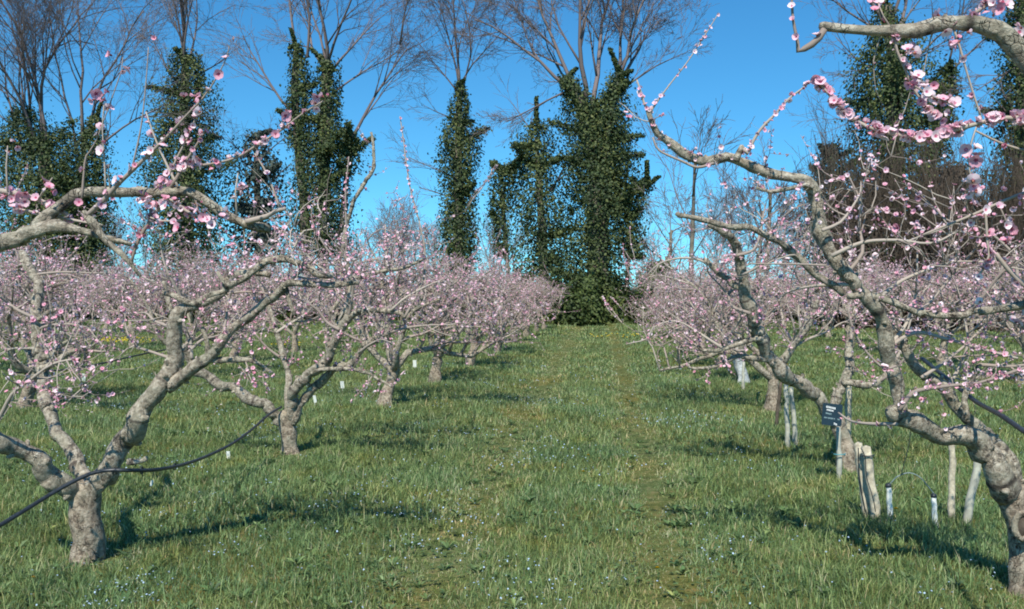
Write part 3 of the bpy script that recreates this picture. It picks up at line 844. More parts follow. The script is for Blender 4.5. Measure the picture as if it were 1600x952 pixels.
# ---- bough tree beyond the edge, stake-side row
t = Tree(104, True)
t.path(flare([(2.38, 1.55, 0, .10), (2.37, 1.56, .3, .085), (2.36, 1.6, .55, .085)]), 'trunk')
t.path([(2.36, 1.6, .5, .06), (2.8, 1.8, 1.1, .045), (3.2, 1.9, 1.7, .03)])
t.path([(2.36, 1.6, .5, .06), (2.5, 1.1, 1.1, .045), (2.6, .6, 1.7, .03)])
ra = t.path([(2.35, 1.6, .5, .06), (2.15, 1.75, .95, .05), (1.95, 1.9, 1.5, .044)] + L_(2.1, [(1720, 260, 26), (1650, 150, 22), (1608, 95, 19), (1585, 68, 18), (1560, 48, 17), (1530, 40, 15), (1495, 38, 14), (1460, 44, 14), (1425, 52, 14), (1395, 50, 11), (1360, 50, 9), (1320, 47, 9), (1290, 43, 8.5), (1284, 42, 8)]))
rt = t.path(L_(2.1, [(1288, 46, 6.5), (1280, 60, 6.5), (1268, 70, 6.5), (1256, 77, 6), (1247, 80, 5), (1246, 66, 3.6), (1243, 52, 3.2), (1239, 30, 2.8), (1237, 2, 2.4), (1236, -30, 2)]), 'twig', 8, step=.012)
rb = t.path(L_(2.0, [(1700, 185, 7), (1640, 183, 6), (1600, 184, 5), (1560, 185, 4.5), (1520, 195, 4.5), (1480, 207, 4.5), (1445, 217, 4), (1410, 212, 4), (1375, 205, 3.6), (1340, 190, 3.2), (1310, 165, 2.8), (1285, 135, 2.2), (1272, 120, 2)], 2.1), 'twig', 8, step=.015)
t.path([(1.95, 1.9, 1.5, .02), (1.75, 2.0, 1.75, .014)] + L_(2.0, [(1750, 190, 9), (1700, 185, 7)]), 'twig', 8, step=.02)
rc = t.path(L_(2.1, [(1397, 55, 3), (1402, 80, 2.6), (1415, 110, 2.4), (1428, 140, 2.2), (1448, 168, 2.2), (1470, 188, 2)]), 'twig', 6, step=.015)
rc2 = t.path(L_(2.05, [(1430, 135, 2), (1455, 150, 1.8), (1480, 160, 1.6), (1495, 168, 1.2)]), 'twig', 6, step=.015)
rd = t.path(L_(2.1, [(1490, 45, 2.2), (1500, 75, 2.2), (1510, 110, 2), (1522, 150, 2), (1532, 180, 2)]), 'twig', 6, step=.015)
re_ = t.path(L_(2.1, [(1488, 42, 3.4), (1520, 22, 4), (1555, -2, 4), (1570, -30, 3)]), 'twig', 6, step=.015)
rf = t.path(L_(2.3, [(1640, 290, 4), (1600, 302, 3.6), (1560, 318, 3.2), (1520, 336, 3), (1480, 352, 2.6), (1442, 367, 2)]), 'twig', 6, step=.015)
rg = t.path(L_(2.35, [(1650, 480, 6), (1600, 445, 5), (1575, 420, 4.6), (1556, 396, 4)]), 'twig', 7, step=.015)
rh = t.path(L_(2.3, [(1540, 330, 2.4), (1543, 380, 2.4), (1545, 400, 2.2), (1530, 430, 2), (1512, 445, 1.6)]), 'twig', 6, step=.015)
ri = t.path(L_(2.4, [(1690, 460, 10), (1640, 466, 9), (1588, 475, 8), (1560, 482, 7), (1530, 488, 6.5)]), 'limb')
rj = t.path(L_(2.2, [(1640, 240, 3), (1600, 235, 2.6), (1560, 222, 2.2), (1525, 205, 2)]), 'twig', 6, step=.015)
for P, dn, cl in ((rb, 70, 3), (rc, 45, 3), (rc2, 40, 2), (rd, 12, 1), (re_, 40, 2), (rf, 16, 2), (rg, 14, 1), (rh, 36, 2), (rt, 3, 1), (rj, 6, 1)):
    t.blossoms_on(P, dn * 1.9, .030, cluster=cl)
t.sprout(rf, 12, (.06, .22), 26, -.6, 0, .0020, .030)
t.sprout(rg, 12, (.06, .22), 26, .1, 0, .0020, .030)
t.sprout(ri, 14, (.06, .25), 28, .3, 1, .0020, .030)
t.sprout(ra, 2, (.05, .2), 6, .6, 0, .0018, .030, .65)
for px, py, n in ((1370, 5, 5), (1385, 42, 1), (1500, 60, 4), (1497, 70, 2), (1420, 82, 4), (1435, 88, 2), (1442, 125, 5), (1450, 140, 4), (1590, 48, 3), (1565, 3, 4), (1560, 12, 3), (1236, 54, 1), (1470, 40, 2), (1478, 165, 2), (1485, 170, 2), (1535, 167, 1), (1510, 245, 4), (1525, 250, 3), (1520, 292, 5), (1527, 298, 4), (1545, 325, 3), (1578, 318, 1), (1400, 356, 2), (1575, 360, 4), (1580, 372, 3)):
    for _ in range(n):
        p = at(px + t.r.normal(0, 7), py + t.r.normal(0, 7), 2.1 + t.r.normal(0, .03))
        d = Vector((t.r.normal() - .3, t.r.normal() - 1.1, t.r.normal() + .2)).normalized()
        t.bl.append((np.array(p), np.array(d), .0255 * (.75 + .45 * t.r.random()), int(t.r.integers(0, 4)), t.r.random()))
for rows in ([(1395, 48, 2), (1380, 25, 1.8), (1372, 5, 1.4)], [(1532, 180, 1.6), (1520, 215, 1.6), (1512, 245, 1.4), (1520, 290, 1.2)], [(1560, 318, 1.6), (1572, 345, 1.4), (1578, 370, 1.2)]):
    t.path(L_(2.1, rows), 'twig', 5, step=.03)
e = t.finish('peach_tree', (2.38, 1.55, 0), 95)
tag(e, 'peach tree sending a thick pale arching bough and flower sprays over the sky', 'fruit tree', 'peach trees in the row with the stakes')

# ---- first whole tree, stake-side row
Yt = 4.86
t = Tree(105, True)
t.path(flare(L_(Yt, [(1603, 912, 30), (1600, 870, 28), (1594, 820, 28), (1588, 785, 30), (1578, 757, 26)])), 'trunk', 20, rough=.07)
n1 = t.path(L_(Yt, [(1585, 775, 26), (1570, 742, 26), (1545, 715, 24), (1515, 695, 21), (1480, 683, 19), (1450, 668, 18), (1425, 655, 18), (1405, 645, 17), (1396, 640, 15)], 4.6))
n2 = t.path(L_(4.62, [(1410, 650, 14), (1408, 625, 14), (1402, 600, 14), (1396, 570, 14), (1390, 545, 13), (1384, 515, 14), (1374, 495, 14), (1366, 480, 13), (1352, 460, 13), (1332, 440, 13), (1312, 418, 14), (1298, 395, 15), (1288, 370, 15), (1282, 345, 13), (1277, 320, 12), (1273, 298, 12), (1262, 283, 12), (1240, 278, 10), (1210, 272, 10), (1182, 263, 10), (1155, 254, 10), (1135, 248, 9.5), (1115, 250, 9), (1092, 250, 8.5), (1070, 241, 8), (1054, 228, 8), (1040, 218, 7), (1027, 208, 7), (1018, 190, 5.5), (1012, 172, 4.5)], 4.3))
n3 = t.path(L_(Yt, [(1582, 760, 16), (1562, 705, 15), (1540, 680, 14), (1515, 655, 12), (1495, 632, 11), (1475, 612, 11), (1455, 600, 11), (1440, 588, 10), (1425, 565, 10), (1408, 540, 10), (1392, 512, 9)], 4.75))
n4 = t.path(L_(4.5, [(1325, 463, 6), (1350, 461, 7), (1375, 465, 7), (1395, 472, 7), (1415, 480, 6), (1435, 487, 6), (1470, 495, 7), (1510, 492, 7), (1545, 484, 6)]))
n5 = t.path(L_(4.55, [(1318, 460, 7), (1305, 450, 7), (1291, 443, 7), (1277, 430, 7), (1263, 416, 6.5), (1248, 402, 6), (1231, 388, 6), (1216, 377, 6), (1200, 368, 6), (1183, 359, 6), (1168, 354, 6), (1150, 354, 5.5), (1125, 351, 5.5), (1100, 346, 5.5), (1078, 340, 5), (1064, 337, 5), (1057, 334, 4)], 4.3))
n6 = t.path(L_(4.4, [(1270, 292, 7), (1258, 288, 5), (1245, 293, 4), (1225, 297, 4), (1205, 300, 3.5), (1182, 294, 3)]))
n7 = t.path(L_(4.3, [(1150, 252, 7), (1155, 238, 6), (1160, 228, 5)]))
n7b = t.path(L_(4.3, [(1160, 232, 4), (1168, 240, 4), (1176, 222, 3.4), (1190, 200, 3), (1212, 178, 2.8), (1232, 155, 2.4), (1252, 140, 2), (1272, 122, 1.6)]), 'twig', 6, step=.02)
n8 = t.path(L_(4.3, [(1018, 182, 3), (1008, 165, 2.6), (1000, 140, 2.2), (995, 125, 1.6)]), 'twig', 6, step=.02)
n8b = t.path(L_(4.3, [(1013, 180, 2.4), (1030, 155, 1.8), (1050, 128, 1.6), (1072, 100, 1.4), (1095, 65, 1.2), (1122, 22, 1)]), 'twig', 6, step=.02)
n9 = t.path(L_(4.3, [(1115, 255, 3), (1090, 262, 3), (1065, 252, 2.6), (1030, 235, 2.2), (1020, 215, 2)]), 'twig', 6, step=.02)
n10 = t.path(L_(4.5, [(1405, 640, 5), (1425, 615, 4.5), (1450, 608, 4), (1490, 602, 3.5), (1530, 598, 3), (1600, 575, 3)]), 'twig', 7, step=.02)
n11 = t.path(L_(4.6, [(1402, 662, 5), (1370, 663, 3.5), (1340, 660, 3), (1325, 656, 2.5), (1310, 645, 1.6)], 5.0), 'twig', 7, step=.02)
n12 = t.path(L_(4.7, [(1510, 655, 7), (1505, 630, 6), (1510, 610, 5), (1520, 590, 4), (1528, 570, 3)]))
n13 = t.path(L_(4.4, [(1400, 572, 3), (1380, 575, 2.6), (1350, 545, 2.2), (1330, 505, 2.2), (1325, 480, 2)]), 'twig', 6, step=.02)
n14 = t.path(L_(4.3, [(1290, 415, 3), (1240, 413, 2), (1170, 412, 1.6)]), 'twig', 6, step=.02)
n15 = t.path(L_(4.6, [(1392, 540, 4), (1430, 520, 4), (1480, 530, 3.4), (1530, 545, 3), (1590, 560, 2.6)]), 'twig', 7, step=.02)
for P, dn, cl in ((n7b, 34, 2), (n8, 40, 2), (n8b, 22, 1), (n10, 26, 2), (n11, 16, 2), (n13, 22, 2), (n14, 6, 1), (n15, 30, 2), (n9, 10, 1)):
    t.blossoms_on(P, dn * 1.7, .031, cluster=cl)
for P, d, lo in ((n1, 5, .6), (n2, 5.5, .3), (n3, 10, .5), (n4, 22, .1), (n5, 9, .1), (n6, 12, .3), (n12, 26, .3), (n10, 14, .1), (n15, 16, .1)):
    t.sprout(P, d, (.05, .26), 18, .5, 1, .0024, .031, lo)
t.blossoms_on(n2[int(len(n2) * .72):], 24, .031, cluster=2)
for (px, py, Y, dx, dy, dz, L, r) in ((1390, 540, 4.6, .8, .3, .3, .55, .010), (1370, 470, 4.5, .7, .2, .6, .6, .011), (1320, 430, 4.5, .8, .4, .4, .6, .011), (1300, 400, 4.4, .9, 0, .3, .6, .011), (1440, 590, 4.7, .9, .2, .2, .6, .010),
                                      (1475, 612, 4.8, .7, .4, .7, .6, .011), (1510, 492, 4.5, .5, -.2, .7, .5, .009), (1435, 487, 4.5, .4, .5, .7, .5, .009), (1291, 443, 4.5, -.8, .3, .2, .5, .010), (1340, 445, 4.5, -.6, .4, -.1, .5, .010),
                                      (1530, 570, 4.7, .9, .1, .4, .6, .010), (1285, 360, 4.4, .9, .3, .1, .45, .009), (1510, 610, 4.7, .9, .4, .1, .5, .009), (1540, 485, 4.5, .9, 0, .3, .6, .010), (1600, 560, 4.6, .5, .3, .8, .7, .012), (1590, 440, 4.8, -.3, .2, .6, .5, .010)):
    t.grow(at(px, py, Y), (dx, dy, dz), L, r, 1, .8, 14, 10, .8, 2.0, 'twig')
e = t.finish('peach_tree', base_pt(1603, 915), 95)
mb = MB(); c0 = np.array(at(1598, 822, 4.74)); th = np.linspace(0, 6.283, 19)
for k_, (sx, sz, yy) in enumerate(((1, 1, 0), (.62, .66, .012))):
    pass
ring = np.stack([c0[0] + np.cos(th) * .038, c0[1] + .004 * np.cos(2 * th), c0[2] + np.sin(th) * .066], -1)
tube(mb, ring, np.full(19, .016), 7, .12)
build('callus_ring', mb, M_TRUNK, e)
mb = MB(); v = []; f = []
for a_ in range(9):
    for b_ in range(14):
        t1, t2 = math.pi * a_ / 8, 6.283 * b_ / 14
        v.append((c0[0] + .034 * math.sin(t1) * math.cos(t2), c0[1] + .008 + .018 * math.cos(t1) * 1.0, c0[2] + .060 * math.sin(t1) * math.sin(t2)))
for a_ in range(8):
    for b_ in range(14):
        f.append([a_ * 14 + b_, a_ * 14 + (b_ + 1) % 14, (a_ + 1) * 14 + (b_ + 1) % 14, (a_ + 1) * 14 + b_])
mb.add(v, f, None, 0, True); build('hollow', mb, M_WOODD, e)
tag(e, 'blossoming peach tree with a dark trunk hollow, stout limb bent over two white tubes', 'fruit tree', 'peach trees in the row with the stakes')

# ---- second tree, stake-side row
Yt = 8.2
t = Tree(106, True)
t.path(flare(L_(Yt, [(1322, 722, 20), (1320, 700, 17), (1316, 680, 16), (1310, 660, 15), (1306, 650, 12)])), 'trunk', 18, rough=.09)
o1 = t.path(L_(Yt, [(1312, 668, 11), (1295, 645, 12), (1278, 622, 12), (1258, 605, 13), (1238, 593, 13), (1222, 580, 13), (1205, 560, 13), (1193, 535, 13), (1180, 510, 13), (1172, 490, 12), (1165, 458, 11), (1160, 428, 10), (1153, 400, 9.5), (1147, 380, 9), (1140, 368, 8), (1124, 360, 6), (1108, 352, 5)], 7.2))
o2 = t.path(L_(7.6, [(1165, 462, 6), (1150, 450, 6.5), (1134, 436, 6), (1122, 424, 6), (1110, 413, 5.5), (1100, 405, 4.5)]))
o3 = t.path(L_(Yt, [(1306, 655, 9), (1304, 630, 9), (1312, 610, 9), (1320, 588, 9), (1326, 560, 8.5), (1330, 530, 7), (1333, 505, 5), (1338, 480, 4)], 8.4))
o4 = t.path(L_(8.2, [(1318, 598, 7), (1340, 600, 7), (1360, 602, 7), (1376, 594, 6), (1388, 580, 5), (1405, 560, 4)]))
o5 = t.path(L_(7.9, [(1215, 575, 7), (1225, 560, 7), (1235, 545, 6), (1255, 520, 5.5), (1270, 495, 5), (1278, 470, 4)]))
o6 = t.path(L_(7.8, [(1200, 560, 6), (1180, 560, 6), (1150, 558, 4.5), (1120, 572, 3.5), (1085, 576, 3), (1075, 572, 2)]))
o7 = t.path(L_(7.7, [(1190, 530, 6), (1160, 535, 5), (1130, 545, 4), (1100, 548, 3), (1090, 540, 2.5)]))
for P, d, lo in ((o1, 8, .35), (o2, 22, .1), (o3, 22, .4), (o4, 20, .2), (o5, 22, .2), (o6, 18, .2), (o7, 20, .2)):
    t.sprout(P, d, (.08, .42), 16, .6, 1, .0034, .035, lo)
for (px, py, Y, dx, dy, dz, L, r) in ((1330, 530, 8.3, .5, .3, .8, .8, .016), (1335, 500, 8.4, -.6, .2, .6, .8, .015), (1278, 480, 7.9, -.5, .4, .7, .7, .014), (1235, 545, 7.9, .8, .3, .3, .7, .014), (1172, 490, 7.5, -.8, .4, .3, .8, .015),
                                      (1110, 413, 7.6, -.8, 0, .4, .6, .012), (1150, 400, 7.3, .8, .3, .2, .7, .014), (1160, 430, 7.4, .9, -.2, .3, .7, .013), (1390, 580, 8.2, .8, .2, .7, .8, .015), (1370, 598, 8.2, .6, -.3, .7, .7, .014), (1100, 550, 7.7, -.5, 0, .4, .5, .01)):
    t.grow(at(px, py, Y), (dx, dy, dz), L, r, 1, .8, 15, 11, .8, 2.0, 'twig')
P = t.path(L_(7.7, [(1092, 520, 2.4), (1060, 502, 2), (1035, 505, 1.8), (1020, 512, 1.6), (1010, 530, 1.4), (978, 538, 1)]), 'twig', 5, step=.05)
t.blossoms_on(P, 22, .036)
t.path(L_(7.7, [(1130, 545, 3.4), (1110, 532, 3), (1092, 520, 2.4)]), 'twig', 5, step=.05)
e = t.finish('peach_tree', base_pt(1322, 724), 80)
tag(e, 'blossoming peach tree with the small dark sign hanging in its fork', 'fruit tree', 'peach trees in the row with the stakes')

# ---- self-grown prototypes for the rest of the orchard
def proto(seed):
    t = Tree(seed)
    r = t.r
    lean = r.normal(0, .06, 2)
    h = .42 + .12 * r.random()
    t.path([(0, 0, -.08, .125), (0, 0, .03, .105), (lean[0] * .5, lean[1] * .5, h * .5, .085), (lean[0], lean[1], h, .085), (lean[0], lean[1], h + .06, .06)], 'trunk', 10, rough=.18, step=.06)
    bloom = (12, 18, 15, 20, 13.5, 17)[seed % 6]
    ns = int(r.integers(3, 6)); a0 = r.random() * 6.28
    for k in range(ns):
        a = a0 + k * 6.283 / ns + r.normal(0, .2)
        d = (math.cos(a), math.sin(a), .85 + .35 * r.random())
        t.grow((lean[0], lean[1], h - .02), d, 1.4 + .4 * r.random(), .055, 2, .85, bloom, 4.8, 1.05, 1.65 + .3 * r.random(), 'limb', .2)
    for k in range(9):      # long young shoots arching out past the crown
        kind, P = t.paths[1 + int(r.integers(0, len(t.paths) - 1))]
        p = P[-1, :3]; o = np.array([p[0], p[1], 0]); o /= np.linalg.norm(o) + 1e-6
        Q = t.twig(p, o * .8 + np.array([0, 0, .35 + r.random()]) + r.normal(0, .25, 3), .5 + .5 * r.random(), .005, 26, 0)
    return t

PROTO = []
for k in range(6):
    t = proto(200 + k)
    PROTO.append(t)
ordinals = ['first', 'second', 'third', 'fourth', 'fifth', 'sixth', 'seventh', 'eighth', 'ninth', 'tenth', 'eleventh', 'twelfth']
proto_roots = {}
def copy_tree(o):
    c = o.copy(); COL.objects.link(c)
    for ch in list(o.children):
        d = ch.copy(); COL.objects.link(d); d.parent = c
    return c
def orchard_tree(k, x, y, rz, s, label, group, trunk=None):
    if (k, trunk) not in proto_roots:
        e = PROTO[k].finish('peach_tree', (0, 0, 0), 0, trunk)
        proto_roots[(k, trunk)] = e
    else:
        e = copy_tree(proto_roots[(k, trunk)])
    e.location = (x, y, hz(x, y)); e.rotation_euler = (0, 0, rz); e.scale = (s, s, s * (0.97 + .08 * random.random()))
    tag(e, label, 'fruit tree', group)
    return e

hose_row = [(602, 637), (680, 597), (735, 573), (777, 552), (802, 536), (822, 527), (838, 520), (850, 515)]
for i, (px, py) in enumerate(hose_row):
    p = base_pt(px, py)
    orchard_tree((i * 2 + 1) % 6, p.x, p.y, 1.1 + i * 1.7, (1.0, .98, .97, .95, .92, .88, .84, .8)[i], 'pink peach tree, %s in line behind the knotty tree of the sagging hose' % ordinals[i], 'peach trees in the row with the black hose')
stake_row = [(1206, 636), (1160, 598), (1127, 572), (1096, 553), (1078, 540), (1062, 531), (1049, 524)]
for i, (px, py) in enumerate(stake_row):
    p = base_pt(px, py)
    lab = 'pink peach tree, %s in line behind the tree with the dark sign' % ordinals[i]
    if i == 0: lab = 'pink peach tree with two white canes leaning at its trunk'
    if i == 1: lab = 'pink peach tree with a whitewashed pale trunk'
    orchard_tree((i * 2) % 6, p.x, p.y, .4 + i * 2.3, (1.0, .97, .94, .93, .92, .92, .9)[i], lab, 'peach trees in the row with the stakes', M_WTRUNK if i == 1 else None)
rowx = {-7.7: 'hose side', -12.6: 'hose side', -17.5: 'hose side', -22.4: 'hose side', 7.1: 'stake side', 12.0: 'stake side', 16.9: 'stake side'}
for ri_, (X, side) in enumerate(rowx.items()):
    y = 8.0 + (ri_ % 3) * .6
    lim_l, lim_r = .71, .52
    k = 0
    rn = ordinals[(ri_ if X < 0 else ri_ - 4) + 1]
    while y < 40:
        y += 3.45
        if (X < 0 and -X > lim_l * y + 2.4) or (X > 0 and X > lim_r * y + 2.4): continue
        orchard_tree(random.randrange(6), X + random.gauss(0, .12), y + random.gauss(0, .15), random.random() * 6.28, .95 + .12 * random.random(),
                     'pink peach tree, %s in view in the %s row out on the %s' % (ordinals[k], rn, side), 'peach trees in the outer rows')
        k += 1

# ------------------------------------------------------------------ tall trees and hedges behind
def rot_vec(d, ang, r):
    a = r.standard_normal(3); a -= d * a.dot(d); a /= np.linalg.norm(a) + 1e-9
    return d * math.cos(ang) + a * math.sin(ang)

def bare(mb, p, d, L, r0, lvl, r, rmin=.010, up=.10, spread=.55, val=.4, wig=.09):
    n = max(3, int(L / .9)); q = np.array(p, float); d = np.array(d, float); d /= np.linalg.norm(d)
    P = [q]; D = [d]
    for k in range(n):
        d = d + r.standard_normal(3) * wig + np.array([0, 0, up * .5]); d /= np.linalg.norm(d)
        q = q + d * L / n; P.append(q); D.append(d)
    P = np.array(P); rr = r0 * (1 - .7 * np.linspace(0, 1, len(P)))
    if lvl > 2: tube(mb, P, np.maximum(rr, rmin * .8), 5, .05, 0, val + .25 * (r.random() - .3), r_=r)
    else: mb.pend.append((P, np.maximum(rr, rmin * .8), val + .25 * (r.random() - .3)))
    if lvl > 0:
        m = int(2.6 + L * .82 + r.random() * 2) if lvl < 4 else int(3 + L * .6)
        for k in range(m):
            f = .2 + .8 * (k + r.random()) / m; i = min(len(P) - 1, int(f * (len(P) - 1)))
            fr = f * (len(P) - 1) - i
            pp = P[i] if i + 1 >= len(P) else P[i] * (1 - fr) + P[i + 1] * fr
            dd = rot_vec(D[i], spread * (.6 + .7 * r.random()), r)
            bare(mb, pp, dd, L * (.38 + .3 * r.random()), max(r0 * (1 - .6 * f) * .55, rmin), lvl - 1, r, rmin, up, spread, val, wig * 1.25)

def leaf_shell(mb, path, n, size, r, lump=.35, inner=.45, mats=0, droop=.4):
    """leaves through the shell round a path of (x,y,z,radius)"""
    P = catmull(path, .25)
    L = np.linalg.norm(np.diff(P[:, :3], axis=0), axis=1)
    wgt = np.concatenate([L, L[-1:]]) * P[:, 3]; cdf = np.cumsum(wgt) / wgt.sum()
    i = np.clip(np.searchsorted(cdf, r.random(n)), 0, len(P) - 2)
    f = r.random(n)[:, None]
    C = P[i] * (1 - f) + P[i + 1] * f
    a = r.random(n) * 6.283
    ph = r.random(8) * 6.28
    sz = C[:, 2]; R0 = P[:, 3].mean()
    lum = 1 + lump * (np.sin(3 * a + sz * 1.3 / R0 + ph[0]) * .5 + np.sin(5 * a - sz * 2.1 / R0 + ph[1]) * .4 + np.sin(2 * a + sz * 3.4 / R0 + ph[2]) * .5 + np.sin(7 * a + sz * 5.2 / R0 + ph[3]) * .35)
    rad = C[:, 3] * lum * np.clip(inner + (1.05 - inner) * r.random(n) ** .6, 0, 1.2)
    out = np.stack([np.cos(a), np.sin(a), r.normal(0, .35, n)], -1)
    pos = C[:, :3] + out * rad[:, None]
    nrm = out + r.standard_normal((n, 3)) * .55 + np.array([0, 0, .35])
    A, B, Nn = frames(nrm, r)
    s = size * (.55 + .9 * r.random(n))
    val = np.clip(.45 + .25 * r.standard_normal(n) + .15 * np.sin(3 * a + sz + ph[4]), 0, 1)
    V = np.stack([pos - A * s[:, None] * .6, pos - B * s[:, None] * .42 - Nn * s[:, None] * .12, pos + A * s[:, None] * .6, pos + B * s[:, None] * .42 - Nn * s[:, None] * .12], 1).reshape(-1, 3)
    j = np.arange(n) * 4
    mb.add(V, np.stack([j, j + 1, j + 2, j + 3], -1), None, mats, False, np.repeat(val, 4))

def col(rows, Y, dy=0):
    """(px,py,halfwidth_px) column at distance Y -> (x,y,z,r)"""
    out = []
    for rw in rows:
        p = at(rw[0], rw[1], Y + dy)
        out.append((p.x, p.y, max(p.z, 0), rw[2] * (p - CAM).length / FPX))
    return out

TALL = 'tall trees standing behind the orchard'
def ivy_tree(Y, stems, branches, label, seed, name='ivy_tree', leaf=.105, dens=1.0, twig_lvl=4, bare_kw=None, leafmat=None, cat='tree', side_sprays=6):
    """stems: list of (trunk rows, ivy rows); branches: list of (px,py, tx,ty, r_px, level, dy)"""
    r = np.random.default_rng(seed)
    first = stems[0][0]
    g = base_pt(first[0][0], 510); x0 = at(first[0][0], 500, Y)
    e = empty(name, (x0.x, Y, 0))
    for trunk_rows, ivy_rows in stems:
        mb = MB(); P = catmull(col(trunk_rows, Y), .6)
        P[0, 2] = -.1
        tube(mb, P[:, :3], P[:, 3], 9, .12, r_=r)
        build('trunk', mb, M_DTRUNK, e)
        if ivy_rows:
            mi = MB(); cp = col(ivy_rows, Y)
            area = sum(np.linalg.norm(np.array(cp[i + 1][:3]) - np.array(cp[i][:3])) * (cp[i][3] + cp[i + 1][3]) for i in range(len(cp) - 1)) * 3.14
            leaf_shell(mi, cp, int(area * dens * 235), leaf, r, .42, .35)
            # tongues of ivy sticking out of the column
            for k in range(side_sprays):
                i = r.integers(0, len(cp)); c = cp[i]; a = r.random() * 6.28; L = c[3] * (1.1 + .7 * r.random())
                q = (c[0] + math.cos(a) * L, c[1] + math.sin(a) * L, c[2] + r.normal(0, .4) + .5, c[3] * .22)
                leaf_shell(mi, [(c[0], c[1], c[2], c[3] * .4), q], 700, leaf, r, .3, .1)
            build('ivy', mi, leafmat or M_IVY, e, True)
    for br in branches:
        mb = MB()
        p0 = at(br[0], br[1], Y); p1 = at(br[2], br[3], Y + (br[6] if len(br) > 6 else r.normal(0, 1.2)))
        d = np.array(p1 - p0); L = np.linalg.norm(d)
        kw = dict(rmin=.0075, up=.04, spread=.5, val=.45, wig=.10)
        kw.update(bare_kw or {})
        bare(mb, p0, d, L, br[4] * .62 * Y / FPX, br[5], r, **kw)
        build('branch', mb, M_BARE, e)
    tag(e, label, cat, TALL)
    return e

# cluster at the orchard corner
ivy_tree(42, [([(75, 512, 12), (72, 400, 11), (70, 300, 9), (68, 220, 7)], [(75, 500, 70), (70, 430, 78), (60, 370, 82), (62, 320, 72), (60, 280, 62), (52, 240, 48), (42, 205, 30), (35, 170, 12)]),
              ([(120, 512, 9), (125, 380, 8), (130, 250, 6)], [(120, 470, 38), (125, 380, 40), (128, 300, 40), (133, 250, 32), (142, 210, 20), (150, 185, 8)])],
         [(60, 240, 25, -30, 5, 4), (66, 230, 62, -60, 5, 4), (75, 240, 100, -50, 5, 4), (50, 250, -30, 10, 5, 4), (40, 240, -60, 90, 4, 4), (130, 240, 145, -20, 5, 4), (132, 230, 190, 10, 5, 4), (138, 250, 230, 150, 4, 3), (55, 260, 5, 80, 4, 3), (70, 215, 40, 20, 4, 3), (120, 240, 105, 20, 4, 3)],
         'many-stemmed bare tree with ivy wrapped low, furthest towards the hose side', 301)
ivy_tree(43, [([(292, 512, 11), (292, 350, 9), (288, 200, 7), (290, 90, 5)], [(295, 470, 50), (292, 400, 50), (288, 340, 52), (285, 280, 55), (285, 225, 52), (288, 180, 40), (295, 150, 34), (293, 115, 28), (290, 88, 16)])],
         [(290, 110, 288, -60, 5, 4), (290, 120, 262, -30, 3.5, 4), (292, 110, 325, -30, 3.5, 4), (285, 140, 225, 60, 3, 3), (296, 130, 352, 90, 3, 3), (290, 95, 305, -80, 3.5, 3), (288, 90, 275, -70, 3, 3)],
         'slim bare tree wrapped top to bottom in a thick broad-shouldered ivy column', 302)
ivy_tree(41, [([(505, 512, 11), (505, 350, 9), (508, 220, 8), (510, 110, 6)], [(505, 400, 42), (500, 350, 45), (500, 290, 42), (500, 240, 38), (505, 190, 28), (512, 150, 20), (512, 100, 14)]),
              ([(485, 512, 8), (475, 330, 7), (462, 180, 6), (462, 80, 4)], [(468, 230, 18), (462, 190, 19), (470, 140, 20), (468, 100, 14), (462, 70, 8)]),
              ([(520, 512, 6), (535, 350, 5), (545, 240, 4)], [(540, 270, 16), (545, 240, 24), (548, 215, 14)])],
         [(510, 110, 525, -60, 6, 4), (512, 120, 500, -40, 4, 4), (508, 110, 430, -30, 4.5, 4), (462, 80, 430, -50, 4, 4), (512, 120, 575, 10, 4, 4), (545, 225, 625, 60, 5, 4), (625, 70, 640, -50, 3, 3), (515, 150, 625, 85, 3, 3), (460, 180, 370, 70, 4, 3), (480, 90, 480, -20, 4, 3), (512, 100, 560, -60, 4, 3)],
         'forked bare tree with two slim ivy columns and a tufted ivy stub', 303)
# dull see-through evergreen
ivy_tree(46, [([(405, 512, 7), (402, 300, 5), (400, 215, 3)], [(400, 440, 45), (400, 380, 50), (400, 330, 46), (402, 280, 40), (398, 240, 30), (400, 212, 14)])],
         [(400, 260, 350, 200, 2.5, 3), (400, 260, 440, 190, 2.5, 3), (402, 300, 360, 240, 2.5, 3), (402, 300, 455, 260, 2.5, 3)], 'dull grey-green feathery tree showing sky between its leaves', 304, name='evergreen_tree', dens=.24, leafmat=M_IVYB, leaf=.16)
ivy_tree(43, [([(718, 512, 10), (716, 380, 8), (716, 240, 6), (718, 140, 4)], [(718, 430, 30), (716, 370, 30), (718, 310, 26), (716, 260, 29), (718, 225, 32), (716, 195, 22), (720, 165, 14), (718, 130, 8)])],
         [(718, 150, 722, -40, 4, 4), (718, 140, 690, -10, 3, 4), (720, 150, 745, -20, 3, 4), (716, 145, 650, 80, 2.5, 3), (716, 190, 660, 170, 2, 3), (720, 130, 770, 40, 2.5, 3), (718, 280, 640, 240, 2, 3), (717, 310, 655, 300, 2, 2)],
         'narrow lone ivy column with a slender bare fork on top', 305, dens=1.15)
ivy_tree(42, [([(850, 512, 8), (848, 380, 7), (842, 280, 5), (838, 215, 3)], [(850, 470, 55), (850, 420, 52), (848, 370, 44), (842, 330, 52), (838, 290, 50), (835, 262, 38), (840, 230, 34), (838, 205, 22), (838, 192, 10)]),
              ([(800, 512, 4), (792, 400, 3), (785, 300, 3)], [(785, 400, 14), (780, 350, 16), (782, 300, 20), (790, 270, 24)])],
         [(838, 220, 800, 160, 2, 2), (860, 300, 900, 210, 3, 3)],
         'short leafy ivy-smothered tree leaning against the broadest ivy trunk', 306, dens=.75)
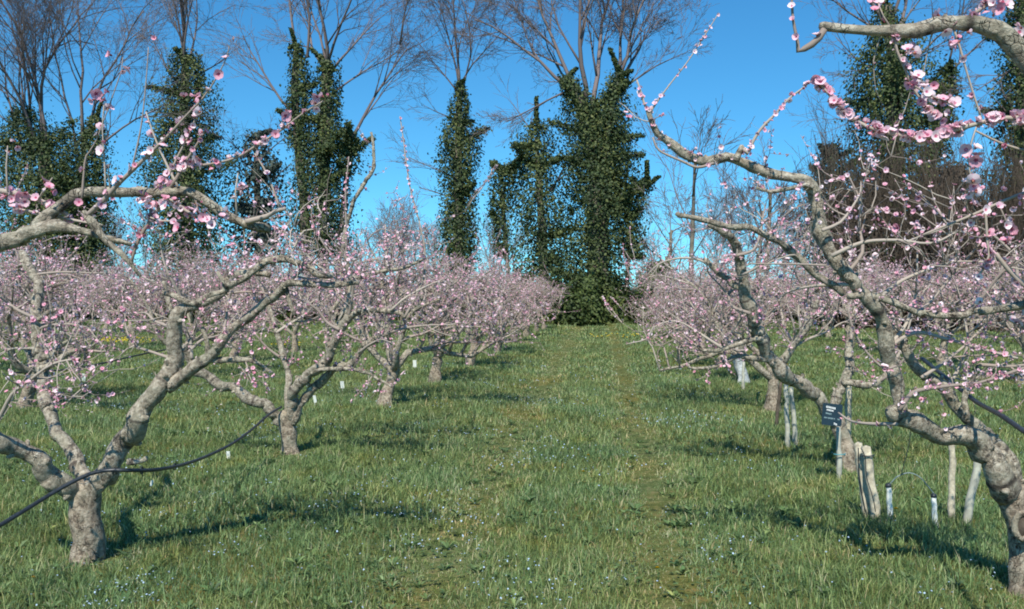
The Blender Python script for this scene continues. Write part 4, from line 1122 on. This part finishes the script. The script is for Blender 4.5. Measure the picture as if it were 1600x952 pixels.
ivy_tree(41, [([(930, 512, 14), (930, 380, 13), (928, 240, 11), (900, 150, 7), (888, 125, 5)], [(925, 500, 50), (925, 440, 50), (930, 380, 46), (935, 320, 48), (932, 260, 50), (930, 215, 45), (915, 180, 34), (900, 150, 22), (885, 122, 12)]),
              ([(940, 512, 9), (945, 260, 8), (955, 170, 6), (968, 112, 4)], [(960, 330, 30), (955, 270, 32), (952, 220, 34), (952, 185, 32), (958, 150, 20), (970, 118, 13)]),
              ([(975, 512, 4), (985, 360, 3)], [(985, 400, 22), (985, 340, 20), (995, 300, 18), (1010, 290, 12)])],
         [(892, 140, 760, -10, 5, 5), (900, 150, 850, -40, 6, 5), (915, 170, 905, -60, 7, 5), (925, 170, 935, -60, 7, 5), (950, 180, 975, -60, 6, 5), (965, 130, 1040, 20, 5, 5), (968, 120, 1020, -50, 5, 5), (890, 140, 790, 190, 3, 4), (960, 150, 1060, 90, 3, 4), (905, 150, 810, 60, 4, 4)],
         'broadest ivy trunk, forking under a wide haze of fine bare twigs', 307, dens=1.1, side_sprays=9)
# thin bare saplings at the aisle's stake side
for k, (px, top, Y, lab) in enumerate(((1082, 215, 38, 'thin bare sapling with forked twigs between the broad ivy trunk and the bowed branch'), (1187, 300, 40, 'thin bare sapling, shorter of two side by side above the pink trees'), (1200, 270, 40, 'thin bare sapling, taller of two side by side above the pink trees'), (1045, 330, 44, 'low bare sapling at the foot of the broad ivy trunk'))):
    ivy_tree(Y, [([(px, 512, 4.5), (px - 2, 400, 3.8), (px, (top + 512) / 2, 3), (px + 4, top + 30, 2)], None)],
             [(px, (top + 512) / 2, px - 45, top + 40, 2, 3), (px, (top + 400) / 2, px + 42, top + 10, 2, 3), (px + 3, top + 60, px + 5, top - 5, 2, 3), (px, 380, px - 40, 320, 1.6, 3), (px, 400, px + 38, 330, 1.6, 3)], lab, 320 + k, name='bare_sapling', bare_kw=dict(rmin=.010))
# stake side big trees
ivy_tree(38, [([(1405, 512, 15), (1400, 350, 13), (1398, 200, 11), (1395, 90, 8), (1385, 10, 6)], [(1402, 470, 70), (1400, 400, 78), (1400, 330, 76), (1400, 270, 66), (1398, 210, 58), (1396, 160, 60), (1392, 110, 54), (1392, 70, 38), (1385, 30, 16), (1372, -10, 10)]),
              ([(1440, 512, 6), (1450, 300, 6), (1475, 130, 4)], [(1460, 250, 16), (1470, 190, 18), (1478, 140, 18), (1482, 105, 10)])],
         [(1390, 60, 1350, -60, 6, 4), (1395, 80, 1440, -50, 6, 4), (1395, 70, 1290, -10, 4, 4), (1400, 120, 1500, 20, 4, 4), (1398, 130, 1300, 70, 3, 4), (1478, 120, 1540, 40, 3, 4), (1392, 60, 1400, -80, 5, 4), (1400, 200, 1300, 190, 2.5, 3), (1480, 110, 1500, -40, 3, 3)],
         'dark ivy-clad tree rising behind the arching pale bough, side stem tufted', 308, dens=1.0)
ivy_tree(37, [([(1598, 512, 13), (1597, 300, 11), (1600, 60, 8), (1600, -60, 6)], [(1600, 470, 40), (1600, 380, 34), (1600, 300, 32), (1598, 240, 30), (1600, 180, 34), (1602, 120, 34), (1604, 60, 30), (1604, 0, 20)])],
         [(1600, 100, 1530, 130, 3, 4), (1600, 60, 1560, -40, 4, 4), (1600, 200, 1545, 160, 3, 3), (1600, 40, 1640, -40, 4, 4), (1598, 260, 1530, 270, 2.5, 3)],
         'ivy column half cut off at the stake-side edge of view', 309, dens=1.0)
ivy_tree(42, [([(1300, 512, 7), (1298, 330, 5), (1297, 240, 3)], [(1300, 450, 45), (1300, 400, 48), (1300, 350, 46), (1300, 310, 38), (1296, 280, 28), (1297, 250, 18), (1298, 228, 10)])],
         [(1298, 250, 1270, 190, 1.6, 2)], 'rounded dark bluish evergreen bush-tree beside the ivy-clad tree', 310, name='evergreen_tree', dens=.85, leafmat=M_IVYB)

def thicket(name, x0, x1, ytop, Y, label, cat, mat, n, seed, twigs=0, depth=3.0, leaf=.13, kind=None, twval=.5, gap=None):
    r = np.random.default_rng(seed)
    mb = MB()
    a = at(x0, 500, Y); b = at(x1, 500, Y); m = max(2, int(abs(b.x - a.x) / 1.1))
    for k in range(m):
        f = (k + r.random()) / m
        px = x0 + (x1 - x0) * f
        top = ytop + r.normal(0, 7) + 9 * math.sin(px * .06) + 6 * math.sin(px * .13)
        y = Y + r.random() * depth
        q = at(px, top, Y); h = max(.5, q.z)
        rad = .55 + .5 * r.random()
        leaf_shell(mb, [(q.x, y, 0, rad * 1.1), (q.x + r.normal(0, .15), y, h * .5, rad), (q.x + r.normal(0, .3), y, h - rad * .4, rad * .55)], int(n / m), leaf, r, .45, .15)
    e = None
    if twigs:
        e = empty(name, (a.x, Y, 0))
        build('foliage', mb, mat, e, True)
        tb = MB()
        for k in range(twigs):
            px = x0 + (x1 - x0) * r.random()
            q = at(px, ytop - r.random() ** 2 * 90 + 30, Y); y = Y + r.random() * depth
            x = q.x + r.normal(0, .3)
            bare(tb, (x, y, 0), (r.normal(0, .10), r.normal(0, .1), 1), max(q.z, 1.2) * .72, .016, 2, r, rmin=.008, up=.1, spread=.3, val=twval, wig=.05)
        build('stems', tb, M_BRUSH, e, True)
        tag(e, label, cat, kind=kind)
    else:
        tag(build(name, mb, mat), label, cat, kind=kind)

thicket('hedge', 850, 1025, 432, 38.5, 'dark green bramble hedge across the end of the grass aisle', 'hedge', M_HEDGE, 42000, 401, depth=2.5)
thicket('hedge', -60, 700, 462, 42, 'low dark hedge behind the pink rows on the hose side', 'hedge', M_HEDGE, 60000, 402, depth=2.5)
thicket('hedge', 700, 862, 455, 43, 'dark scrub between the lone ivy column and the aisle hedge', 'hedge', M_HEDGE, 22000, 403, depth=2)
thicket('hedge', 1018, 1320, 440, 44, 'low dark scrub behind the pink rows on the stake side', 'hedge', M_HEDGE, 26000, 404, depth=2)
thicket('thicket', 1315, 1490, 255, 34.5, 'brown leafless brushwood mounded at the foot of the dark ivy-clad tree', 'bush', M_BRUSH, 70000, 405, twigs=60, depth=2.5, leaf=.10)
thicket('thicket', 1480, 1720, 300, 33, 'dense brown thicket with upright whips under the stake-side edge trees', 'bush', M_BRUSH, 60000, 406, twigs=230, depth=2.5, leaf=.10)

# bare wood further off
r = np.random.default_rng(77)
for k, (px, top, Y) in enumerate(((565, 372, 75), (600, 352, 78), (632, 348, 72), (655, 356, 80), (680, 362, 74), (1120, 345, 76), (1150, 330, 80), (1225, 350, 74), (1245, 340, 78), (190, 372, 74), (225, 360, 78), (150, 350, 76), (1030, 372, 76), (770, 350, 74))):
    lab = 'small far-off bare tree in the gap %s' % ['beside the forked ivy tree', 'above the second hose-row tree', 'before the lone ivy column, tallest twigs', 'close to the lone ivy column', 'just behind the lone ivy column', 'under the bowed branch tip', 'under the bowed branch, wider crown', 'behind the thick dark limb', 'between dark limb and rounded evergreen', 'between the corner cluster and the ivy column, lower', 'touching the broad-shouldered ivy column', 'touching the corner cluster', 'at the foot of the broadest ivy trunk', 'between lone ivy column and short leafy tree'][k]
    e = empty('far_tree', at(px, 480, Y)); e.location.z = 0
    mb = MB(); q = at(px, top, Y)
    tube(mb, np.array([[q.x, Y, -.1], [q.x + .1, Y, q.z * .25], [q.x, Y, q.z * .5]]), np.array([.16, .12, .08]), 6, .1)
    build('trunk', mb, M_DTRUNK, e)
    mb = MB()
    for j in range(6):
        bare(mb, (q.x, Y, q.z * (.25 + .05 * j)), (r.normal(0, .5), r.normal(0, .5), 1), q.z * (.45 + .2 * r.random()), .06, 3, r, rmin=.013, up=.05, spread=.5, val=.75)
    build('crown', mb, M_BARE, e, True)
    tag(e, lab, 'tree', 'far bare trees')
thicket('far_scrub', -300, 1900, 440, 95, 'grey-green scrub along the far field edge, seen through gaps', 'scrub', M_IVYB, 60000, 407, depth=4, leaf=.35, kind='stuff')

# ------------------------------------------------------------------ hoses
def hose(rows, label, rad=.011, name='irrigation_hose', mat=None, cat='hose', grp=None, loops=()):
    pts = [(*at(a, b, Y), rad) for a, b, Y in rows]
    P = catmull(pts, .03)
    mb = MB(); tube(mb, P[:, :3], P[:, 3], 8, .03)
    e = empty(name, P[0, :3])
    build('pipe', mb, mat or M_HOSE, e)
    for (f, L) in loops:
        i = int(f * (len(P) - 1)); c = P[i, :3]
        mb = MB(); th = np.linspace(0, 6.283, 14)
        tube(mb, np.stack([c[0] + 0 * th, c[1] + np.cos(th) * rad * 1.5, c[2] + np.sin(th) * rad * 1.8], -1), np.full(14, .004), 5)
        if L: tube(mb, np.array([c, c + [0.004, 0, -L * .5], c + [0, 0, -L]]), np.array([.003, .0025, .002]), 5)
        build('wire_tie', mb, M_HOSE, e)
    tag(e, label, cat, grp)
    return e
hose([(-90, 868, 3.6), (-20, 832, 4.0), (30, 803, 4.25), (75, 775, 4.5), (110, 755, 4.62), (140, 741, 4.70), (170, 735, 4.76), (200, 735, 4.8), (245, 734, 5.05), (290, 725, 5.6), (330, 710, 6.2), (365, 692, 6.8), (395, 670, 7.4), (420, 648, 7.9), (440, 636, 8.2)],
     'black irrigation hose sagging between the two front trees of its row', .0115, loops=((.30, .06), (.40, 0), (.9, .05)), grp='irrigation hoses')
hose([(20, 583, 11.2), (75, 580, 12.4), (110, 577, 13), (150, 570, 13.6), (190, 561, 14.4), (235, 551, 15.3), (270, 545, 16.5)], 'thin black hose strung behind the first hose-row tree, far off', .014, loops=((.5, 0),), grp='irrigation hoses')
hose([(1440, 560, 5.6), (1480, 592, 5.2), (1505, 612, 4.95), (1527, 629, 4.7), (1565, 650, 4.2), (1600, 674, 3.9), (1680, 725, 3.3)], 'black irrigation hose slanting down past the upright limb on the stake side', .0115, loops=((.8, 0),), grp='irrigation hoses')
tg = MB()
P = catmull([(*at(240, 738, 5.0), .002), (*at(238, 746, 5.0), .002), (*at(237, 752, 5.0), .002)], .01)
tube(tg, P[:, :3], P[:, 3], 5)
e = empty('white_tag', at(238, 756, 5.0)); build('thread', tg, M_HOSE, e)
mb = MB(); c = at(237, 755, 5.0); box(mb, c, (.014, .004, .034), Euler((0, .25, .2))); build('label_strip', mb, M_WHITE, e)
tag(e, 'small white tag dangling on a thread from the sagging hose', 'tag')

# ------------------------------------------------------------------ stakes, tubes, markers
def stake(rows, Y, rpx, name, label, mat, cat='stake', grp=None, cap=None, ring=None, y2=None, sides=8):
    a = at(rows[0][0], rows[0][1], y2 or Y); b = base_pt(*rows[1]); k = Y / b.y
    b = at(rows[1][0], rows[1][1], Y)
    b.z = min(b.z, hz(b.x, b.y) - .03)
    e = empty(name, (b.x, b.y, hz(b.x, b.y)))
    rad = rpx * Y / FPX
    P = np.linspace(np.array(b), np.array(a), 9); P[1:-1, 0] += rng.normal(0, rad * .12, 7)
    rr = np.linspace(rad * 1.1, rad * .92, 9)
    mb = MB(); tube(mb, P, rr, sides, .08); 
    build('shaft', mb, mat, e)
    if cap:
        mb = MB(); d = (np.array(a) - np.array(b)); d /= np.linalg.norm(d)
        tube(mb, np.array([np.array(a) - d * .004, np.array(a) + d * .014, np.array(a) + d * .02]), np.array([rad * 1.08, rad * 1.05, rad * .5]), 10)
        build('cap', mb, cap, e)
    if ring:
        mb = MB(); c = P[int(ring[0] * 8)]; th = np.linspace(0, 6.283, 16)
        tube(mb, np.stack([c[0] + np.cos(th) * rad * ring[1], c[1] + np.sin(th) * rad * ring[1], c[2] + th * .003], -1), np.full(16, .0045), 5)
        build('tie', mb, ring[2], e)
    tag(e, label, cat, grp)
    return e
G_ST = 'stakes and canes at the trunks'
stake([(1341, 693), (1356, 806)], 6.3, 6.5, 'wooden_stake', 'grey wooden stake, upright one of the strapped pair before the sign', M_WOOD, grp=G_ST)
stake([(1353, 699), (1371, 808)], 6.2, 7, 'wooden_stake', 'grey wooden stake, tilted one of the pair, black strap round its head', M_WOOD, grp=G_ST, ring=(.9, 1.25, M_HOSE))
mb = MB()
P = catmull([(*at(1345, 700, 6.1), .003), (*at(1352, 715, 6.1), .003), (*at(1354, 745, 6.12), .003), (*at(1364, 778, 6.1), .003), (*at(1368, 800, 6.15), .003)], .03)
tube(mb, P[:, :3], P[:, 3], 6, .1); P = catmull([(*at(1341, 700, 6.18), .004), (*at(1343, 750, 6.2), .005), (*at(1352, 800, 6.2), .005)], .03); tube(mb, P[:, :3], P[:, 3], 6, .1)
tag(build('rubber_strap', mb, M_HOSE), 'black rubber strap trailing down the pair of wooden stakes', 'strap')
stake([(1487, 690), (1487, 800)], 6.4, 5, 'wooden_stake', 'straight tan stake under the stout limb, beside the leaning pale one', M_WOOD, grp=G_ST)
stake([(1531, 705), (1508, 802)], 6.35, 6, 'pale_cane', 'leaning pale greenish cane under the stout limb', M_CANE, grp=G_ST)
stake([(1388, 760), (1393, 812)], 6.2, 4.2, 'white_tube', 'short white plastic tube by the yellow flower', M_WHITE, 'tube', 'short white tubes', M_HOSE)
stake([(1459, 776), (1463, 812)], 6.2, 4, 'white_tube', 'short white plastic tube at the end of the thin arched hose', M_WHITE, 'tube', 'short white tubes', M_HOSE)
stake([(1228, 601), (1231, 684)], 9.2, 3.6, 'white_cane', 'white cane, upright of the two leaning at the trunk', M_CANE, grp=G_ST)
stake([(1236, 606), (1244, 676)], 9.3, 3.6, 'white_cane', 'white cane, slanted of the two leaning at the trunk', M_CANE, grp=G_ST)
stake([(1220, 598), (1212, 648)], 10.5, 2.6, 'dark_stake', 'thin dark stake tilted beside the two white canes', M_WOODD, grp=G_ST)
stake([(1310, 668), (1312, 736)], 7.7, 3.8, 'white_cane', 'white cane below the dark sign with a blue-green tie', M_CANE, grp=G_ST, ring=(.62, 2.2, M_TIE))
stake([(1326, 603), (1324, 730)], 8.7, 5, 'wooden_stake', 'pale square post standing behind the dark sign', M_WOOD, grp=G_ST, sides=4)
stake([(1162, 566), (1161, 600)], 14.3, 2.4, 'white_cane', 'small white cane against the whitewashed trunk', M_CANE, grp=G_ST)
mb = MB(); P = catmull([(*at(1390, 757, 6.2), .004), (*at(1402, 745, 6.2), .004), (*at(1420, 739, 6.2), .004), (*at(1436, 745, 6.2), .004), (*at(1450, 760, 6.2), .004), (*at(1461, 774, 6.2), .004)], .02)
tube(mb, P[:, :3], P[:, 3], 6); tag(build('drip_tube', mb, M_TUBE), 'thin arched drip tube joining the two short white tubes', 'tube')
mb = MB(); P = catmull([(*at(1408, 742, 6.15), .003), (*at(1416, 712, 5.8), .003), (*at(1421, 690, 5.3), .003), (*at(1423, 664, 4.75), .003)], .02)
tube(mb, P[:, :3], P[:, 3], 6); tag(build('drip_tube', mb, M_TUBE), 'fine drip line dropping from the stout limb to the arch', 'tube')

# sign in the fork
e = empty('sign', at(1300, 650, 7.5))
c = np.array(at(1300, 648, 7.5)); k = 7.5 / FPX
rot = Euler((R(-6), R(5), YAW + R(-8)))
Mx = np.array(rot.to_matrix())
mb = MB(); 
hw, hh_ = 14.6 * k, 16.6 * k
cor = []
n8 = 5
outl = []
for (sx, sz) in ((1, 1), (-1, 1), (-1, -1), (1, -1)):
    for j in range(n8):
        a_ = {(1, 1): 0, (-1, 1): 90, (-1, -1): 180, (1, -1): 270}[(sx, sz)] + 90 * j / (n8 - 1)
        rr_ = .012
        outl.append((sx * (hw - rr_) + rr_ * math.cos(R(a_)), sz * (hh_ - rr_) + rr_ * math.sin(R(a_))))
no = len(outl)
V = np.array([(x, -.006, z) for x, z in outl] + [(x, .006, z) for x, z in outl] + [(0, -.006, 0), (0, .006, 0)])
q = [[i, (i + 1) % no, no + (i + 1) % no, no + i] for i in range(no)]
tr = [[(i + 1) % no, i, 2 * no] for i in range(no)] + [[no + i, no + (i + 1) % no, 2 * no + 1] for i in range(no)]
mb.add(V @ Mx.T + c, q, tr); build('board', mb, M_SIGN, e)
def mark(x0, x1, z0, z1, mat, words_, seed, sk=0):
    """a line of small letter-like strokes"""
    rr = np.random.default_rng(seed); mb = MB(); x = x0
    h = z1 - z0
    while x < x1 - .004:
        wd = min(.007 + .005 * rr.random(), x1 - x)
        if rr.random() < words_: x += wd * .5; continue
        for (cx, cz, sx, sz) in ((x + wd * .18, (z0 + z1) / 2, wd * .3, h), (x + wd * .62, z1 - h * .15, wd * .5, h * .3), (x + wd * .62, z0 + h * (.15 + .35 * rr.random()), wd * .5, h * .3), (x + wd * .8, (z0 + z1) / 2, wd * .22, h * .9)):
            v = np.array([[a, -.0085 - .0004 * rr.random(), b] for a in (cx - sx / 2, cx + sx / 2) for b in (cz - sz / 2, cz + sz / 2)]); v[:, 2] += v[:, 0] * sk
            mb.add(v @ Mx.T + c, [[0, 2, 3, 1]])
        x += wd * 1.12
    build('lettering', mb, mat, e)
mark(-.052, .026, .046, .062, M_TEXT, .0, 1, -.12)
mark(-.046, .014, .024, .037, M_TEXT, .05, 2, -.12)
mark(-.052, -.004, -.004, .008, M_TEXTG, .0, 3, -.1)
mark(-.062, .062, -.038, -.026, M_TEXTG, .3, 4, -.05)
mark(.018, .044, -.072, -.056, M_TEXT, .0, 5, -.35)
mb = MB(); top = c + Mx @ np.array([0.02, 0, hh_])
P = catmull([(*(top), .002), (top[0] + .01, top[1] + .06, top[2] + .05, .002), (*at(1306, 610, 8.0), .002)], .02); tube(mb, P[:, :3], P[:, 3], 5)
build('hanging_wire', mb, M_HOSE, e)
tag(e, 'small dark green square sign with faded white lettering hung in the tree fork', 'sign')

def marker(px, py, label, s=1.0):
    p = base_pt(px, py); k = (p - CAM).length / FPX
    e = empty('white_marker', (p.x, p.y, hz(p.x, p.y)))
    mb = MB(); box(mb, (p.x, p.y, .045 + 5 * k * s), (5.5 * k * s, .006, 11 * k * s), Euler((R(8), R(rng.normal(0, 6)), R(rng.normal(0, 20)))))
    build('tag_plate', mb, M_WHITE, e)
    mb = MB(); box(mb, (p.x, p.y, .03), (.004, .004, .08)); build('tag_pin', mb, M_WHITE, e)
    tag(e, label, 'marker', 'white plant markers in the grass')
marker(357, 724, 'small white marker in the grass under the middle of the sagging hose')
marker(535, 611, 'small white marker in the grass, upper of two behind the knotty tree')
marker(492, 634, 'small white marker in the grass, lower of two behind the knotty tree')
marker(131, 600, 'small white marker in the grass beyond the upright front limb')
marker(648, 577, 'small white marker in the grass beside the fourth hose-row trunk')

# fallen pale petals beside the front tree
mb = MB(); r = np.random.default_rng(8)
for k in range(60):
    px, py = (122 + r.normal(0, 14), 636 + r.normal(0, 9)) if k < 26 else (120 + r.random() * 420, 590 + r.random() * 90)
    p = base_pt(px, py); s = .010 + .008 * r.random()
    a = r.random() * 6.28; z = hz(p.x, p.y) + .05
    mb.add([(p.x + math.cos(a + j * 1.57) * s, p.y + math.sin(a + j * 1.57) * s, z + .012 * r.random()) for j in range(4)], [[0, 1, 2, 3]], None, 0, False, .9)
tag(build('fallen_petals', mb, M_PETAL), 'pale fallen petals scattered on the grass', 'petals', kind='stuff')

# dandelions
def dandelion_mesh():
    a = MB()
    for ring, (rr, z, n) in enumerate(((.5, .0, 14), (.38, .12, 12), (.22, .2, 9))):
        for k in range(n):
            t_ = k * 6.283 / n + ring * .2
            c_, s_ = math.cos(t_), math.sin(t_)
            a.add([(0, 0, z), (c_ * rr * .7 - s_ * .09, s_ * rr * .7 + c_ * .09, z + .03), (c_ * rr, s_ * rr, z), (c_ * rr * .7 + s_ * .09, s_ * rr * .7 - c_ * .09, z + .03)], [[0, 1, 2, 3]])
    return a.mesh('flower_head', M_YEL)
dm = dandelion_mesh()
sb = MB(); tube(sb, np.array([[0, 0, 0], [.006, 0, .04], [0, 0, .085]]), np.array([.0025, .002, .002]), 5); sm = sb.mesh('stem', M_STEM)
for px, py, lab in ((919, 722, 'yellow dandelion in the aisle, higher of two close together'), (911, 750, 'yellow dandelion in the aisle, lower of two close together'), (1400, 812, 'yellow dandelion against the short white tube'),
                    (1133, 647, 'yellow dandelion on the shadowed grass near the whitewashed trunk'), (52, 925, 'yellow dandelion in grass before the hose tree'), (1027, 905, 'yellow dandelion low in the grass ahead of the aisle rut')):
    p = base_pt(px, py)
    e = empty('dandelion', (p.x, p.y, hz(p.x, p.y)))
    o = link('stem', sm, e)
    o = link('flower_head', dm, e); o.location = (0, 0, .085); o.scale = (.034,) * 3; o.rotation_euler = (-.5, .1, 0)
    tag(e, lab, 'flower', 'single dandelions in the aisle')
def dandelion_patch(x0, x1, y0, y1, n, label, seed, s=.06):
    r = np.random.default_rng(seed); mb = MB()
    for k in range(n):
        p = base_pt(x0 + (x1 - x0) * r.random(), y0 + (y1 - y0) * r.random())
        z = .07 + .04 * r.random()
        for j in range(5):
            a_ = j * 1.257
            mb.add([(p.x, p.y, z + .02), (p.x + math.cos(a_ - .5) * s * .4, p.y + math.sin(a_ - .5) * s * .4, z + .01), (p.x + math.cos(a_) * s * .55, p.y + math.sin(a_) * s * .55, z), (p.x + math.cos(a_ + .5) * s * .4, p.y + math.sin(a_ + .5) * s * .4, z + .015)], [[0, 1, 2, 3]])
    tag(build('dandelion_patch', mb, M_YEL), label, 'wildflowers', kind='stuff')
dandelion_patch(158, 205, 532, 539, 60, 'yellow dandelion patch seen past the upright front limb', 1)
dandelion_patch(205, 250, 531, 541, 26, 'sparser yellow dandelion patch beside the distant trunk', 2)
dandelion_patch(915, 1000, 525, 532, 20, 'yellow dandelion patch at the far end of the aisle', 3)
dandelion_patch(420, 470, 536, 548, 14, 'yellow dandelion patch beyond the knotty tree', 4)
